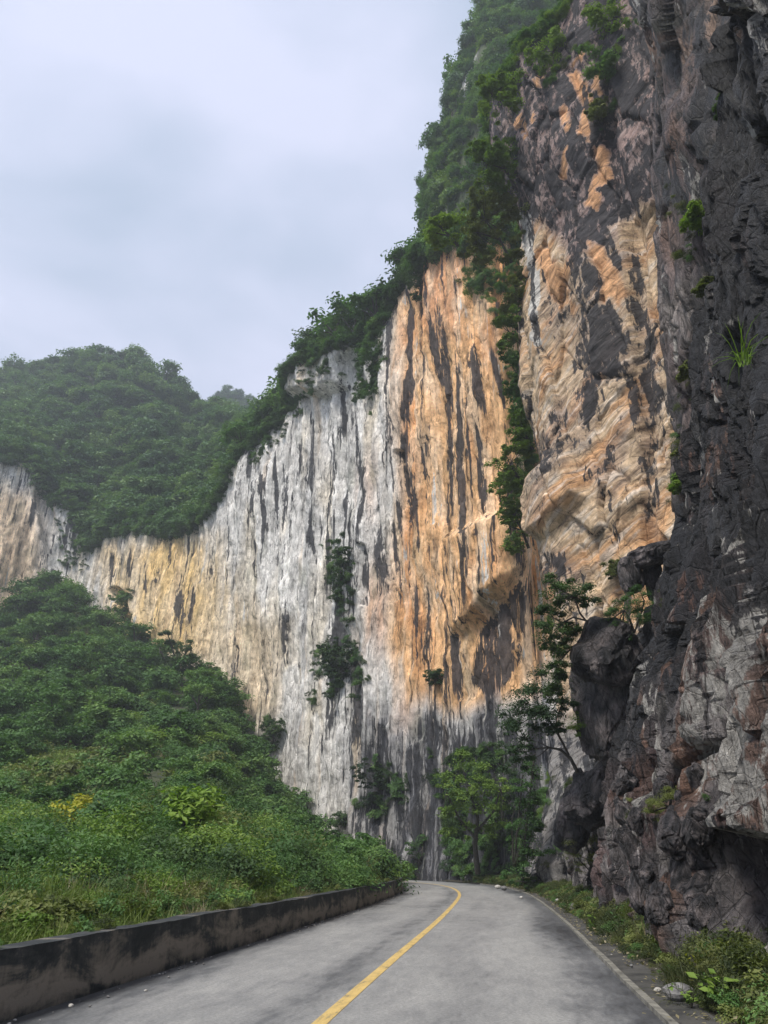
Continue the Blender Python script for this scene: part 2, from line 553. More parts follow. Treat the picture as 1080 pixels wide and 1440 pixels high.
def asphalt_material():
    m, nt, out = new_mat('worn_asphalt')
    b = NT(nt)
    at = b.n('ShaderNodeAttribute', attribute_name='lane')
    vec = at.outputs['Vector']
    sep = b.n('ShaderNodeSeparateXYZ'); b.l(vec, sep.inputs[0])
    q = sep.outputs[0]
    geo = b.n('ShaderNodeNewGeometry'); pos = geo.outputs['Position']
    n_long = b.noise(b.mapping(vec, (0.75, 0.10, 1)), 1.0, 6, 0.62, 0.6)      # polished tracks, drawn out along the road
    n_blot = b.noise(b.mapping(vec, (0.5, 0.22, 1), loc=(5, 3, 0)), 1.0, 6, 0.66, 0.8)
    n_fine = b.noise(pos, 26.0, 6, 0.8)
    n_mid = b.noise(b.mapping(vec, (6.0, 1.6, 1)), 1.0, 8, 0.74, 0.4)
    edge_r = b.math('MULTIPLY', b.math('SUBTRACT', q, 2.15), 1.3, True)
    edge_l = b.math('MULTIPLY', b.math('SUBTRACT', -1.9, q), 1.1, True)
    mid = b.math('SUBTRACT', 1.0, b.math('MULTIPLY', b.math('ABSOLUTE', b.math('ADD', q, 0.45)), 1.9, True))
    edge = b.math('ADD', b.math('ADD', edge_r, edge_l), b.math('MULTIPLY', mid, 0.45), True)
    f = b.math('ADD', b.math('MULTIPLY', n_long, 0.7), b.math('ADD', b.math('MULTIPLY', n_blot, 0.5), 0.23))
    f = b.math('SUBTRACT', f, b.math('MULTIPLY', edge, 0.34))
    f = b.math('ADD', f, b.math('MULTIPLY', b.math('SUBTRACT', n_mid, 0.5), 0.72))
    col = b.ramp(f, [(0.34, (0.045, 0.048, 0.052)), (0.56, (0.13, 0.134, 0.137)), (0.74, (0.25, 0.25, 0.243)), (0.98, (0.36, 0.355, 0.335))])
    k = b.ramp(n_fine, [(0.3, 0.52), (0.5, 0.86), (0.7, 1.15)])
    col = b.mix(1.0, col, k, 'MULTIPLY')
    bs = b.n('ShaderNodeBsdfPrincipled')
    b.l(col, bs.inputs['Base Color'])
    r = b.ramp(f, [(0.3, 0.48), (0.9, 0.72)])
    b.l(r, bs.inputs['Roughness'])
    bs.inputs['Specular IOR Level'].default_value = 0.4
    bp = b.n('ShaderNodeBump', i_Strength=0.5, i_Distance=0.006)
    b.l(n_fine, bp.inputs['Height']); b.l(bp.outputs['Normal'], bs.inputs['Normal'])
    b.l(bs.outputs[0], out.inputs['Surface'])
    return m


def paint_material():
    m, nt, out = new_mat('worn_yellow_paint')
    b = NT(nt)
    at = b.n('ShaderNodeAttribute', attribute_name='lane')
    geo = b.n('ShaderNodeNewGeometry')
    n = b.noise(b.mapping(at.outputs['Vector'], (9, 2.5, 1)), 1.0, 6, 0.7)
    n2 = b.noise(geo.outputs['Position'], 60, 3, 0.7)
    f = b.math('ADD', b.math('MULTIPLY', n, 0.7), b.math('MULTIPLY', n2, 0.3))
    col = b.ramp(f, [(0.36, (0.17, 0.155, 0.11)), (0.47, (0.56, 0.39, 0.13)), (0.7, (0.72, 0.52, 0.19))])
    bs = b.n('ShaderNodeBsdfPrincipled', i_Roughness=0.6)
    b.l(col, bs.inputs['Base Color'])
    b.l(bs.outputs[0], out.inputs['Surface'])
    return m


def wall_material():
    m, nt, out = new_mat('mould_stained_concrete')
    b = NT(nt)
    at = b.n('ShaderNodeAttribute', attribute_name='lane')   # x = height, y = along
    sep = b.n('ShaderNodeSeparateXYZ'); b.l(at.outputs['Vector'], sep.inputs[0])
    h = sep.outputs[0]
    geo = b.n('ShaderNodeNewGeometry'); pos = geo.outputs['Position']
    n1 = b.noise(b.mapping(at.outputs['Vector'], (2.6, 0.9, 1)), 1.0, 7, 0.64, 0.6)
    n1 = b.math('ADD', b.math('MULTIPLY', b.math('SUBTRACT', n1, 0.5), 1.7), 0.56)
    n2 = b.noise(pos, 14.0, 5, 0.7)
    n3 = b.noise(b.mapping(at.outputs['Vector'], (0.6, 5.0, 1)), 1.0, 4, 0.6)
    band = b.ramp(h, [(0.02, 0.30), (0.12, 0.66), (0.26, 0.58), (0.42, 0.28), (0.60, 0.06)])
    f = b.math('ADD', b.math('MULTIPLY', n1, 0.85), b.math('MULTIPLY', band, 0.55))
    f = b.math('ADD', f, b.math('MULTIPLY', b.math('SUBTRACT', n2, 0.5), 0.30))
    f = b.math('ADD', f, b.math('MULTIPLY', b.math('SUBTRACT', n3, 0.5), 0.30))
    col = b.ramp(f, [(0.46, (0.020, 0.024, 0.026)), (0.62, (0.055, 0.057, 0.055)), (0.70, (0.15, 0.132, 0.108)), (0.88, (0.30, 0.255, 0.205))])
    bs = b.n('ShaderNodeBsdfPrincipled', i_Roughness=0.85)
    b.l(col, bs.inputs['Base Color'])
    bp = b.n('ShaderNodeBump', i_Strength=0.7, i_Distance=0.02)
    b.l(n2, bp.inputs['Height']); b.l(bp.outputs['Normal'], bs.inputs['Normal'])
    b.l(bs.outputs[0], out.inputs['Surface'])
    return m


M_ROAD = asphalt_material()
M_PAINT = paint_material()
M_WALL = wall_material()
M_KERB = plain_noise_material('kerb_concrete', (0.08, 0.077, 0.065), (0.29, 0.275, 0.23), 5.0, bump=0.01)
M_GUTTER = plain_noise_material('gutter_concrete', (0.018, 0.018, 0.017), (0.09, 0.085, 0.075), 2.2, bump=0.02)

# ------------------------------------------------------------------ ground and road
ga = np.concatenate([np.linspace(-300, -120, 5), np.linspace(-100, 100, 21), np.linspace(120, 300, 5)])
gx, gy = np.meshgrid(ga, ga)
gy = gy + 250
gv = np.stack([gx, gy, np.full(gx.shape, -0.6)], -1).reshape(-1, 3)
link('ground', raw_mesh('ground', gv, grid_faces(len(ga), len(ga)), mat=M_SOIL), kind='structure')

road = strip('road', -W_L, W_R, 0.0, 0.0, M_ROAD, nq=13, kind='structure')
strip('centre_line', -0.072, 0.072, 0.004, 0.004, M_PAINT, nq=2, parent=road)
strip('road_base', -4.5, 7.5, -0.06, -0.06, M_VERGE, nq=2, kind='structure')
sweep('kerb', [(W_R + 0.002, -0.05), (W_R + 0.002, 0.045), (W_R + 0.09, 0.04), (W_R + 0.09, -0.05)], M_KERB, s0=0, s1=76, jitter=0.012, kind='structure')
strip('gutter', W_R + 0.092, W_R + 0.50, 0.015, 0.03, M_GUTTER, nq=3, s0=0, s1=74, kind='structure')
wall = sweep('parapet_wall', [(-W_L - 0.34, -0.2), (-W_L - 0.34, 0.595), (-W_L, 0.605), (-W_L + 0.02, -0.2)], M_WALL, s0=2, s1=88, jitter=0.02,
             label='low black-stained concrete parapet wall along the left edge of the road', category='wall')
# finer slices up the wall face so its stains follow the height
me = wall.data

# ------------------------------------------------------------------ cliffs
SURF = {}


def curtain(name, plan, nt, nz, zb, zt, disp, colour, mat, dens=None, cap=True, zpow=1.0, flat=False):
    P, S = spline(plan, nt, dens)
    T = np.gradient(P, axis=0); T /= np.linalg.norm(T, axis=1)[:, None]
    N = np.stack([T[:, 1], -T[:, 0]], 1)
    if (N * (np.array((-4.0, 18.0)) - P)).sum(1).mean() < 0:
        N = -N
    # smooth the normals so bends do not fold
    k = max(3, nt // 30)
    ker = np.ones(2 * k + 1) / (2 * k + 1)
    N = np.stack([np.convolve(np.pad(N[:, i], k, mode='edge'), ker, 'valid') for i in (0, 1)], 1)
    N /= np.linalg.norm(N, axis=1)[:, None]
    frac = np.linspace(0, 1, nz) ** zpow
    azp = np.degrees(np.arctan2(P[:, 0], P[:, 1]))
    ZB = np.array([zb(a) for a in azp]) if callable(zb) else np.full(nt, zb)
    ZT = np.array([zt(a) for a in azp]) if callable(zt) else np.full(nt, zt)
    Z = ZB[None] + (ZT - ZB)[None] * frac[:, None]
    X0 = np.zeros((nz, nt, 3)); X0[..., :2] = P[None]; X0[..., 2] = Z
    A = np.broadcast_to(S[None], Z.shape)
    px, py, _ = proj(X0)
    D = disp(A, Z, px, py, frac[:, None] + 0 * Z, X0)
    X = X0.copy(); X[..., :2] += N[None] * D[..., None]
    px, py, dep = proj(X)
    C, K, Pm = colour(A, Z, px, py, X, D)
    MK = np.stack([K, Pm, 0 * K], -1)
    SURF[name] = dict(X=X, px=px, py=py, dep=dep, N=N, A=A)
    V = X
    CC = C
    if cap:
        rows = []; crow = []
        top = X[-1]
        for bk, up in ((0.8, 0.25), (2.5, 0.7), (6, 1.5), (12, 2.0)):
            r = top.copy(); r[:, :2] -= N * bk; r[:, 2] += up + 0.3 * perlin(S * 0.4, bk)
            rows.append(r); crow.append(np.full((nt, 3), 0.06))
        V = np.concatenate([X, np.array(rows)], 0)
        CC = np.concatenate([C, np.array(crow)], 0)
        MK = np.concatenate([MK, np.zeros((len(crow), nt, 3))], 0)
    me = raw_mesh(name, V.reshape(-1, 3), grid_faces(V.shape[0], nt), CC.reshape(-1, 3), smooth=not flat, mat=mat, marks=MK.reshape(-1, 3))
    return link(name, me, kind='structure')


def at(px, py, surf, out=0.0):
    """point (and outward normal) of a built rock surface that lies under a photograph pixel"""
    s = SURF[surf]
    d = np.hypot(s['px'] - px, s['py'] - py)
    cand = d < d.min() + 4
    dd = np.where(cand, s['dep'], 9e9)
    i = np.unravel_index(dd.argmin(), dd.shape)
    n = s['N'][i[1]]
    p = s['X'][i].copy()
    p[:2] += n * out
    return p, n


def interp_az(pts):
    """height-over-distance curve from photograph outline points: az -> tan(elevation)"""
    a, t = az_tan([p[0] for p in pts], [p[1] for p in pts])
    o = np.argsort(a)
    a, t = np.asarray(a)[o], np.asarray(t)[o]
    return lambda az: np.interp(az, a, t)


# --- the great streaked wall -------------------------------------------------
WALL_PLAN = [(24, 66), (18, 64.5), (14, 63), (11.5, 62.5), (9.2, 67), (6.0, 74), (1.5, 83), (-6, 94), (-14, 105), (-26, 120), (-41, 138), (-58, 156), (-70, 165),
             (-80, 166), (-92, 160), (-108, 150), (-122, 140)]
_wp, _ = spline(WALL_PLAN, 1500)
_waz = np.degrees(np.arctan2(_wp[:, 0], _wp[:, 1])); _wr = np.hypot(_wp[:, 0], _wp[:, 1])
_o = np.argsort(_waz)
_waz, _wr = _waz[_o], _wr[_o]


def wall_r(az):
    return np.interp(az, _waz, _wr)


wall_top_t = interp_az([(-150, 660), (-60, 650), (0, 648), (40, 655), (60, 685), (78, 712), (95, 704), (115, 742), (130, 775), (160, 755), (200, 745), (240, 752), (290, 735), (322, 705),
                        (336, 665), (352, 636), (400, 592), (425, 548), (470, 516), (520, 492), (550, 472), (565, 422), (590, 388), (640, 350), (700, 330), (760, 330)])


def wall_zt(az):
    return CAM_H + wall_r(az) * float(wall_top_t(az))


def wall_disp(A, Z, px, py, f, X):
    d = 1.6 * fbm(A / 22, Z / 45, 1.0, 3)
    d += 0.75 * ridged(A / 5.5 + 0.25 * perlin(A / 9, Z / 14), Z / 55, 2.0, 2)
    d += 0.55 * fbm(A / 1.9, Z / 16, 5.0, 3)
    d += 0.30 * fbm(A / 0.9, Z / 2.2, 8.0, 3)
    # blocky breaks
    f1, f2, r, o = voronoi(A / 3.0 + 0.2 * perlin(A / 2, Z / 4), Z / 8.5, A * 0)
    d += 0.45 * (r[..., 3] - 0.5) * sstep(0, 0.12, f2 - f1)
    # roof high on the pale wall: the rock above it stands out
    m = poly_mask(px, py, [(405, 560), (425, 508), (480, 488), (530, 470), (512, 500), (498, 520), (492, 545), (470, 560)], 4)
    d += 2.6 * m
    # slanting roof low on the orange wall, hollow beneath it
    above = poly_mask(px, py, [(560, 600), (770, 600), (770, 760), (735, 800), (700, 842), (665, 878), (650, 910), (632, 985), (560, 1000)], 5)
    roof = poly_mask(px, py, [(640, 760), (745, 700), (755, 775), (735, 800), (700, 842), (665, 878), (648, 890)], 8)
    d += 1.3 * roof * above
    hol = poly_mask(px, py, [(745, 798), (705, 846), (670, 884), (655, 980), (690, 1010), (750, 960)], 7)
    d -= 0.7 * hol * (1 + 0.8 * fbm(A / 1.5, Z / 5, 9.0, 3))
    # dark slots
    for pts, w, dep in (([(572, 640), (578, 690), (585, 730)], 7, 2.0), ([(540, 720), (548, 790), (556, 840)], 9, 1.6), ([(632, 560), (634, 800)], 5, 0.8),
                        ([(170, 835), (182, 870), (185, 900)], 10, 2.5), ([(518, 770), (515, 850)], 5, 1.2), ([(60, 700), (85, 800)], 16, 2.5)):
        s, _p = seg_dist(px, py, pts)
        d -= dep * (1 - sstep(w * 0.4, w, s))
    # the foot stands out a little
    d += 1.2 * (1 - sstep(0, 9, Z)) + 0.5 * (1 - sstep(0, 3, Z))
    # the gully by the buttress goes in
    d -= 3.0 * sstep(700, 760, px)
    return d


def streak_field(A, Z, wid, lng, seed, thr, soft):
    n = fbm(A / wid + 0.25 * perlin(A / (wid * 4), Z / (lng * 0.7), seed), Z / lng, seed, 3, 0.55)
    return sstep(thr, thr + soft, n)


def wall_col(A, Z, px, py, X, D):
    warp = 16 * fbm(A / 3, Z / 30, 4, 3)
    q = px + warp
    white = np.array((0.53, 0.51, 0.475)); cream = np.array((0.56, 0.49, 0.38))
    orange = np.array((0.61, 0.365, 0.18)); deep = np.array((0.54, 0.27, 0.115)); yellow = np.array((0.60, 0.42, 0.19))
    grey = np.array((0.24, 0.238, 0.235)); dark = np.array((0.045, 0.046, 0.052)); slate = np.array((0.105, 0.105, 0.112))
    C = np.broadcast_to(white, px.shape + (3,)).copy()
    n1 = fbm(A / 7, Z / 22, 11, 4)
    n2 = fbm(A / 1.6, Z / 12, 12, 4)
    n3 = fbm(A / 2.5, Z / 3.0, 13, 4)
    C = mixc(C, cream, sstep(-0.1, 0.7, n1) * 0.8)
    # far left pale wall: warm in the middle
    C = mixc(C, (0.55, 0.41, 0.27), sstep(80, 30, q) * sstep(670, 710, py) * 0.9)
    # yellow recess wall
    y_m = poly_mask(q, py + 12 * n1, [(140, 770), (300, 750), (315, 840), (290, 930), (175, 925), (150, 830)], 22)
    C = mixc(C, yellow, y_m * np.clip(0.85 + 0.5 * n1, 0.3, 1))
    y2 = poly_mask(q, py, [(300, 900), (345, 850), (395, 880), (395, 1000), (345, 1030), (310, 960)], 22)
    C = mixc(C, (0.54, 0.42, 0.27), y2 * 0.8)
    # orange wall
    o_m = poly_mask(q, py + 20 * n1, [(556, 420), (600, 340), (760, 330), (775, 900), (745, 980), (640, 1000), (575, 985), (548, 900), (560, 700)], 14)
    oc = orange[None, None] * (1 - sstep(0.05, 0.6, n1))[..., None] + deep * sstep(0.05, 0.6, n1)[..., None]
    oc = oc * (1 - 0.6 * sstep(0.1, 0.75, n2))[..., None] + np.array((0.57, 0.44, 0.31)) * (0.6 * sstep(0.1, 0.75, n2))[..., None]
    C = C * (1 - o_m[..., None]) + oc * o_m[..., None]
    C = mixc(C, (0.50, 0.25, 0.13), poly_mask(q, py, [(600, 345), (655, 355), (650, 470), (610, 480), (585, 420)], 14) * 0.7)
    # orange blotches on the pale wall near the joint
    for cx, cy, rx, ry, a in ((530, 860, 18, 60, .8), (540, 1185, 8, 30, .9), (575, 1010, 16, 30, .5), (700, 900, 18, 60, .5), (520, 680, 12, 50, .4)):
        C = mixc(C, (0.50, 0.29, 0.17), a * np.exp(-(((q - cx) / rx) ** 2 + ((py - cy) / ry) ** 2)))
    # grey weathered foot of the bend
    g_m = sstep(950, 1050, py + 45 * n1 + 30 * n2) * sstep(455, 520, q)
    C = mixc(C, grey, g_m * 0.8)
    C = mixc(C, slate, g_m * sstep(-0.15, 0.35, n2 + 0.6 * n3) * 0.9)
    C = mixc(C, (0.42, 0.36, 0.31), g_m * sstep(0.35, 0.7, n3) * 0.7)
    C = mixc(C, slate, sstep(1090, 1160, py) * sstep(560, 620, q) * 0.75)
    
    # grey veils over the pale wall
    C = mixc(C, grey, streak_field(A, Z, 4.5, 60, 21, 0.25, 0.5) * 0.55 * sstep(560, 500, q))
    # warm rust veils everywhere
    C = mixc(C, (0.50, 0.36, 0.22), streak_field(A, Z, 2.4, 34, 25, 0.45, 0.4) * 0.5)
    # water streaks: broad, then narrow
    zone = 0.35 + 0.65 * sstep(-0.5, 0.6, fbm(A / 13, Z / 28, 30, 2))
    K = 0.17 + streak_field(A, Z, 3.2, 42, 31, 0.0, 0.9) * 0.36 * zone
    K = np.maximum(K, 0.10 + streak_field(A, Z, 1.25, 34, 33, 0.10, 0.6) * 0.66 * zone)
    K = np.maximum(K, 0.10 + streak_field(A, Z, 0.7, 20, 35, 0.18, 0.6) * 0.66 * zone)
    Pm = streak_field(A, Z, 0.9, 14, 37, 0.45, 0.4) * 0.55 * sstep(600, 480, q)
    # named streaks, and the deep slot's shade painted as stain (photograph): pixels give the place on the rock face
    wob = 3.0 * fbm(A / 1.2, Z / 5, 41, 3)
    for pts, w in (([(618, 400), (622, 480), (632, 560), (634, 700), (630, 790)], 5), ([(640, 470), (645, 560), (650, 700), (652, 830), (650, 880)], 5.5),
                   ([(655, 560), (660, 640), (668, 740)], 3), ([(668, 590), (676, 690), (680, 720)], 3), ([(600, 430), (618, 520), (628, 550)], 6),
                   ([(660, 470), (668, 540), (690, 600)], 9), ([(690, 480), (700, 530), (712, 580)], 5), ([(572, 560), (570, 640), (580, 720), (590, 780)], 7),
                   ([(530, 745), (535, 790), (545, 840)], 10), ([(550, 730), (560, 800), (562, 850)], 6), ([(515, 760), (516, 850)], 4),
                   ([(640, 880), (645, 940), (650, 990)], 10), ([(712, 850), (706, 930), (696, 990)], 9), ([(735, 830), (728, 930)], 5), ([(560, 700), (565, 760)], 4),
                   ([(480, 520), (484, 590), (478, 630)], 6), ([(500, 570), (510, 700), (502, 760)], 4), ([(440, 680), (436, 760), (448, 800)], 3), ([(385, 620), (392, 760)], 3.5),
                   ([(360, 640), (372, 720), (368, 800)], 4), ([(400, 840), (402, 960)], 5), ([(348, 610), (352, 690)], 4), ([(424, 610), (418, 700)], 3),
                   ([(490, 780), (480, 870), (470, 960), (450, 1080)], 13), ([(500, 900), (505, 1000), (495, 1100)], 9), ([(430, 1080), (428, 1130)], 6), ([(400, 1030), (405, 1070)], 6),
                   ([(205, 780), (203, 850)], 2.5), ([(222, 790), (218, 830)], 3), ([(250, 820), (255, 890)], 7), ([(272, 820), (270, 890)], 4), ([(185, 770), (180, 830)], 4),
                   ([(240, 760), (238, 800)], 3), ([(160, 770), (155, 830)], 4), ([(300, 760), (296, 830)], 2.5), ([(100, 720), (108, 800)], 5), ([(50, 690), (40, 760)], 3)):
        s, par = seg_dist(px + wob, py, pts)
        ww = w * (0.55 + 0.45 * np.sin(np.pi * np.clip(par, 0.08, 0.95)))
        fade = np.clip(np.minimum(par / 0.25, (1 - par) / 0.35), 0, 1) if len(pts) > 1 else 1.0
        fade = np.where(s < 3 * w, 0.45 + 0.55 * fade, 0)
        K = np.maximum(K, (1 - sstep(ww * 0.1, ww * 2.0, s)) * 0.80 * fade)
    # pale tufa curtains low on the left of the bend
    for pts, w in (([(410, 950), (405, 1040), (400, 1100)], 14), ([(445, 1010), (440, 1130)], 8), ([(465, 1050), (472, 1190)], 10), ([(420, 1060), (440, 1150)], 9)):
        s, par = seg_dist(px + 2 * wob, py, pts)
        mm = 1 - sstep(w * 0.5, w * 1.3, s + 3 * n2)
        C = mixc(C, (0.56, 0.54, 0.50), mm * 0.85); K = K * (1 - 0.8 * mm); Pm = np.maximum(Pm, 0.62 * mm)
    # hollow under the slanting roof: dark streaks, plus painted shade to deepen it
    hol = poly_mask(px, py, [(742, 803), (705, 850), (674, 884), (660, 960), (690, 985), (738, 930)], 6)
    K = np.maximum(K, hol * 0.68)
    Pm = np.maximum(Pm, o_m * streak_field(A, Z, 2.2, 10, 57, 0.1, 0.6) * 0.36)
    C = mixc(C, (0.56, 0.44, 0.31), o_m * streak_field(A, Z, 2.6, 12, 58, 0.0, 0.6) * 0.6)
    K = np.maximum(K, g_m * (0.56 + 0.22 * n1 + 0.16 * n3))
    K = np.maximum(K, sstep(1080, 1150, py) * sstep(540, 620, q) * 0.62)
    # lichen green tinge near vegetation
    C = mixc(C, (0.10, 0.115, 0.07), sstep(0.35, 0.8, fbm(A / 4, Z / 9, 50, 3)) * 0.35)
    return np.clip(C * (1 + 0.22 * n3[..., None] + 0.12 * n2[..., None]), 0.012, 0.75), K, Pm


def wall_dens(f):
    # more columns where the wall is near
    x = np.array([0, 0.06, 0.30, 0.55, 0.8, 1.0]); y = np.array([0, 0.035, 0.17, 0.42, 0.74, 1.0])
    return np.interp(f, x, y)


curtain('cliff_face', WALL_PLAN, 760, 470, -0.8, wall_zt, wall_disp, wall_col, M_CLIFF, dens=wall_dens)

# --- banded buttress ----------------------------------------------------------
BUTT_PLAN = [(15, 60), (12.2, 53), (10.7, 47.5), (10.6, 45.2), (12.2, 43), (14.6, 40), (17.5, 36.5), (21, 33)]
butt_top_t = interp_az([(690, 130), (728, 118), (742, 96), (775, 88), (815, 62), (845, 30), (862, -40), (960, -300), (1080, -300)])


def butt_zt(az):
    return min(CAM_H + 45.5 * float(butt_top_t(az)), 95)


def butt_disp(A, Z, px, py, f, X):
    c, s = math.cos(math.radians(28)), math.sin(math.radians(28))
    U, V = A * c + Z * s, -A * s + Z * c                # bedding coordinates, rising to the right
    d = 1.0 * fbm(A / 9, Z / 16, 60, 3)
    f1, f2, r, o = voronoi(U / 7.0, V / 2.6, 60 + 0 * A)
    d += 0.20 * (r[..., 3] - 0.5) * sstep(0, 0.1, f2 - f1) + 0.12 * (r[..., 4] - 0.5) * o[0] * 2
    d += 0.05 * fbm(U / 5, V / 0.7, 62, 3)
    g1, g2, gr, go = voronoi(A / 2.2 + 0.2 * perlin(A / 2, Z / 3), Z / 6.0, 66 + 0 * A)
    d += 0.55 * ((gr[..., 3] - 0.5) * 1.2 + (gr[..., 4] - 0.5) * 1.6 * go[0] - 0.35 * (1 - sstep(0, 0.07, g2 - g1)))
    d += 0.10 * fbm(A / 0.8, Z / 0.8, 63, 2)
    # the flared foot
    d += 3.0 * (1 - sstep(0, 14, Z)) ** 1.5
    # under-cut overlap at the lower left
    m = poly_mask(px, py, [(735, 690), (800, 610), (830, 700), (760, 755)], 8)
    d += 0.9 * m
    # crack between the two slabs
    sd, _p = seg_dist(px, py, [(860, 180), (888, 330), (900, 470), (915, 700), (915, 760)])
    d -= 0.8 * (1 - sstep(2, 16, sd))
    # upper prow stands out
    d += 1.2 * sstep(330, 200, py)
    return d


def butt_col(A, Z, px, py, X, D):
    c, s = math.cos(math.radians(28)), math.sin(math.radians(28))
    U, V = A * c + Z * s, -A * s + Z * c
    n1 = fbm(U / 6, V / 2.2, 70, 4); n2 = fbm(U / 3.0, V / 0.45, 71, 4); n3 = fbm(A / 1.1, Z / 1.3, 72, 4); n4 = fbm(A / 3, Z / 12, 73, 4)
    tan = np.array((0.47, 0.345, 0.22)); orange = np.array((0.50, 0.275, 0.13)); pale = np.array((0.49, 0.44, 0.38))
    black = np.array((0.035, 0.034, 0.038)); plum = np.array((0.085, 0.072, 0.078)); grey = np.array((0.20, 0.19, 0.185))
    C = np.broadcast_to(tan, px.shape + (3,)).copy()
    C = mixc(C, orange, sstep(-0.1, 0.5, n1) * 0.85)
    C = mixc(C, pale, sstep(0.0, 0.6, n2) * 0.65)
    C = mixc(C, (0.22, 0.15, 0.10), sstep(0.25, 0.65, -n2) * 0.6)
    q, w = px + 9 * n3 + 9 * n4, py + 26 * n4 + 12 * n3
    # black cap of the prow
    cap = poly_mask(q, w, [(620, 40), (1000, -120), (1000, 260), (892, 300), (868, 345), (815, 372), (765, 330), (730, 320), (620, 300)], 14)
    C = mixc(C, (0.20, 0.15, 0.15), cap * 0.85)
    K = cap * (0.60 + 0.15 * n4)
    # the big dark slanting bands below
    for poly, a in (([(805, 395), (850, 330), (885, 360), (868, 420), (885, 480), (880, 560), (850, 540), (820, 600), (800, 560), (806, 470)], .68),
                    ([(755, 600), (815, 560), (800, 640), (775, 700), (752, 760), (742, 700)], .5), ([(820, 640), (880, 600), (870, 650), (840, 690)], .48),
                    ([(762, 430), (800, 400), (803, 450), (775, 480)], .45), ([(898, 400), (922, 460), (925, 760), (912, 740)], .75), ([(752, 770), (830, 800), (800, 850), (755, 830)], .5),
                    ([(875, 640), (895, 600), (880, 690), (860, 700)], .5)):
        m = poly_mask(q, w, poly, 12)
        K = np.maximum(K, m * a)
        C = mixc(C, (0.22, 0.17, 0.15), m * 0.5)
    # orange tongues in the black cap
    for pts, wd in (([(790, 150), (794, 172)], 6), ([(798, 215), (793, 246)], 7), ([(812, 112), (830, 150), (822, 188)], 9), ([(848, 105), (838, 125)], 6),
                    ([(846, 215), (852, 250), (834, 292)], 9), ([(730, 160), (728, 180)], 4), ([(748, 155), (748, 168)], 4), ([(805, 88), (818, 70)], 4), ([(760, 110), (756, 120)], 4),
                    ([(843, 360), (865, 400), (858, 420)], 12), ([(770, 370), (790, 420)], 12)):
        sd, par = seg_dist(q, w - 10 * n4, pts)
        mm = 1 - sstep(wd * 0.5, wd * 1.4, sd + 2.5 * n3)
        C = mixc(C, (0.50, 0.27, 0.13), mm * 0.9); K = K - 0.75 * mm
    # white lip down the left edge
    sd, par = seg_dist(px + 5 * n3, py, [(738, 300), (744, 345), (752, 400), (750, 450), (755, 480)])
    Pm = (1 - sstep(3, 12, sd)) * 0.8; K = K - 0.5 * (1 - sstep(4, 9, sd))
    # foot: pale and grey ribs
    foot = sstep(960, 1040, py + 30 * n4)
    C = mixc(C, (0.17, 0.165, 0.16), foot * 0.95)
    st = streak_field(A, Z, 0.8, 7, 75, 0.0, 0.35)
    K = np.maximum(K, foot * (0.42 + 0.2 * st)); Pm = np.maximum(Pm, foot * streak_field(A, Z, 0.9, 7, 77, 0.2, 0.5) * 0.6)
    # thin wash of drips over all
    K = np.maximum(K, streak_field(A, Z, 1.5, 22, 78, 0.12, 0.5) * 0.62); K = np.maximum(K, streak_field(A, Z, 0.6, 9, 79, 0.35, 0.4) * 0.56)
    return np.clip(C * (1 + 0.28 * n3[..., None] + 0.2 * n2[..., None]), 0.012, 0.7), K, Pm


curtain('rock_buttress', BUTT_PLAN, 400, 640, -0.8, butt_zt, butt_disp, butt_col, M_BUTT)


# --- dark crags along the road ---------------------------------------------------
def facets(A, Z, X, sc, seed, amp, tall=3.2, shear=-0.12):
    """broken rock: tall tilted facets with open joints between them"""
    a, z = A / sc + 0.08 * perlin(A / sc, Z / (sc * 2), seed), Z / (sc * tall) + 0.15 * perlin(A / sc + 9, Z / sc, seed)
    f1, f2, r, o = voronoi(a + shear * z * tall, z, seed + 0 * A)
    tilt = (r[..., 3] - 0.5) * 2.0 * o[0] + (r[..., 4] - 0.55) * 0.8 * o[1]
    lift = (r[..., 5] - 0.5) * 1.1
    crack = 1 - sstep(0.0, 0.07, f2 - f1)
    return amp * (tilt + lift - 0.45 * crack), r, crack


def crag_colour(A, Z, px, py, X, seed, pale_amt):
    n1 = fbm(A / 3.0, Z / 6, seed, 4); n2 = fbm(A / 0.8, Z / 2.2, seed + 1, 4); n3 = fbm(A / 0.35, Z / 0.4, seed + 2, 3)
    black = np.array((0.012, 0.013, 0.015)); grey = np.array((0.042, 0.041, 0.043)); plum = np.array((0.075, 0.056, 0.055)); pale = np.array((0.34, 0.325, 0.31))
    C = np.broadcast_to(grey, px.shape + (3,)).copy()
    C = mixc(C, plum, sstep(-0.1, 0.6, fbm(A / 2.2, Z / 3, seed + 5, 3)) * 0.8)
    C = mixc(C, (0.15, 0.145, 0.142), sstep(0.1, 0.5, n2) * 0.7)
    C = mixc(C, (0.20, 0.105, 0.075), sstep(0.30, 0.6, fbm(A / 1.6, Z / 4, seed + 6, 3)) * 0.7)
    K = 0.40 + 0.32 * n1 + 0.16 * n2
    Pm = 0.04 + pale_amt + 0.75 * fbm(A / 1.2, Z / 5.0, seed + 7, 3)
    C = mixc(C, (0.035, 0.045, 0.02), sstep(0.3, 0.7, fbm(A / 1.7, Z / 1.5, seed + 9, 3)) * 0.5)
    return C, n1, n2, n3, K, Pm


UP_PLAN = [(21, 36.5), (17.2, 33.4), (14.4, 31), (12.4, 28.6), (11.3, 25.6), (10.5, 21.5), (9.7, 16), (9.0, 9), (8.6, 2)]


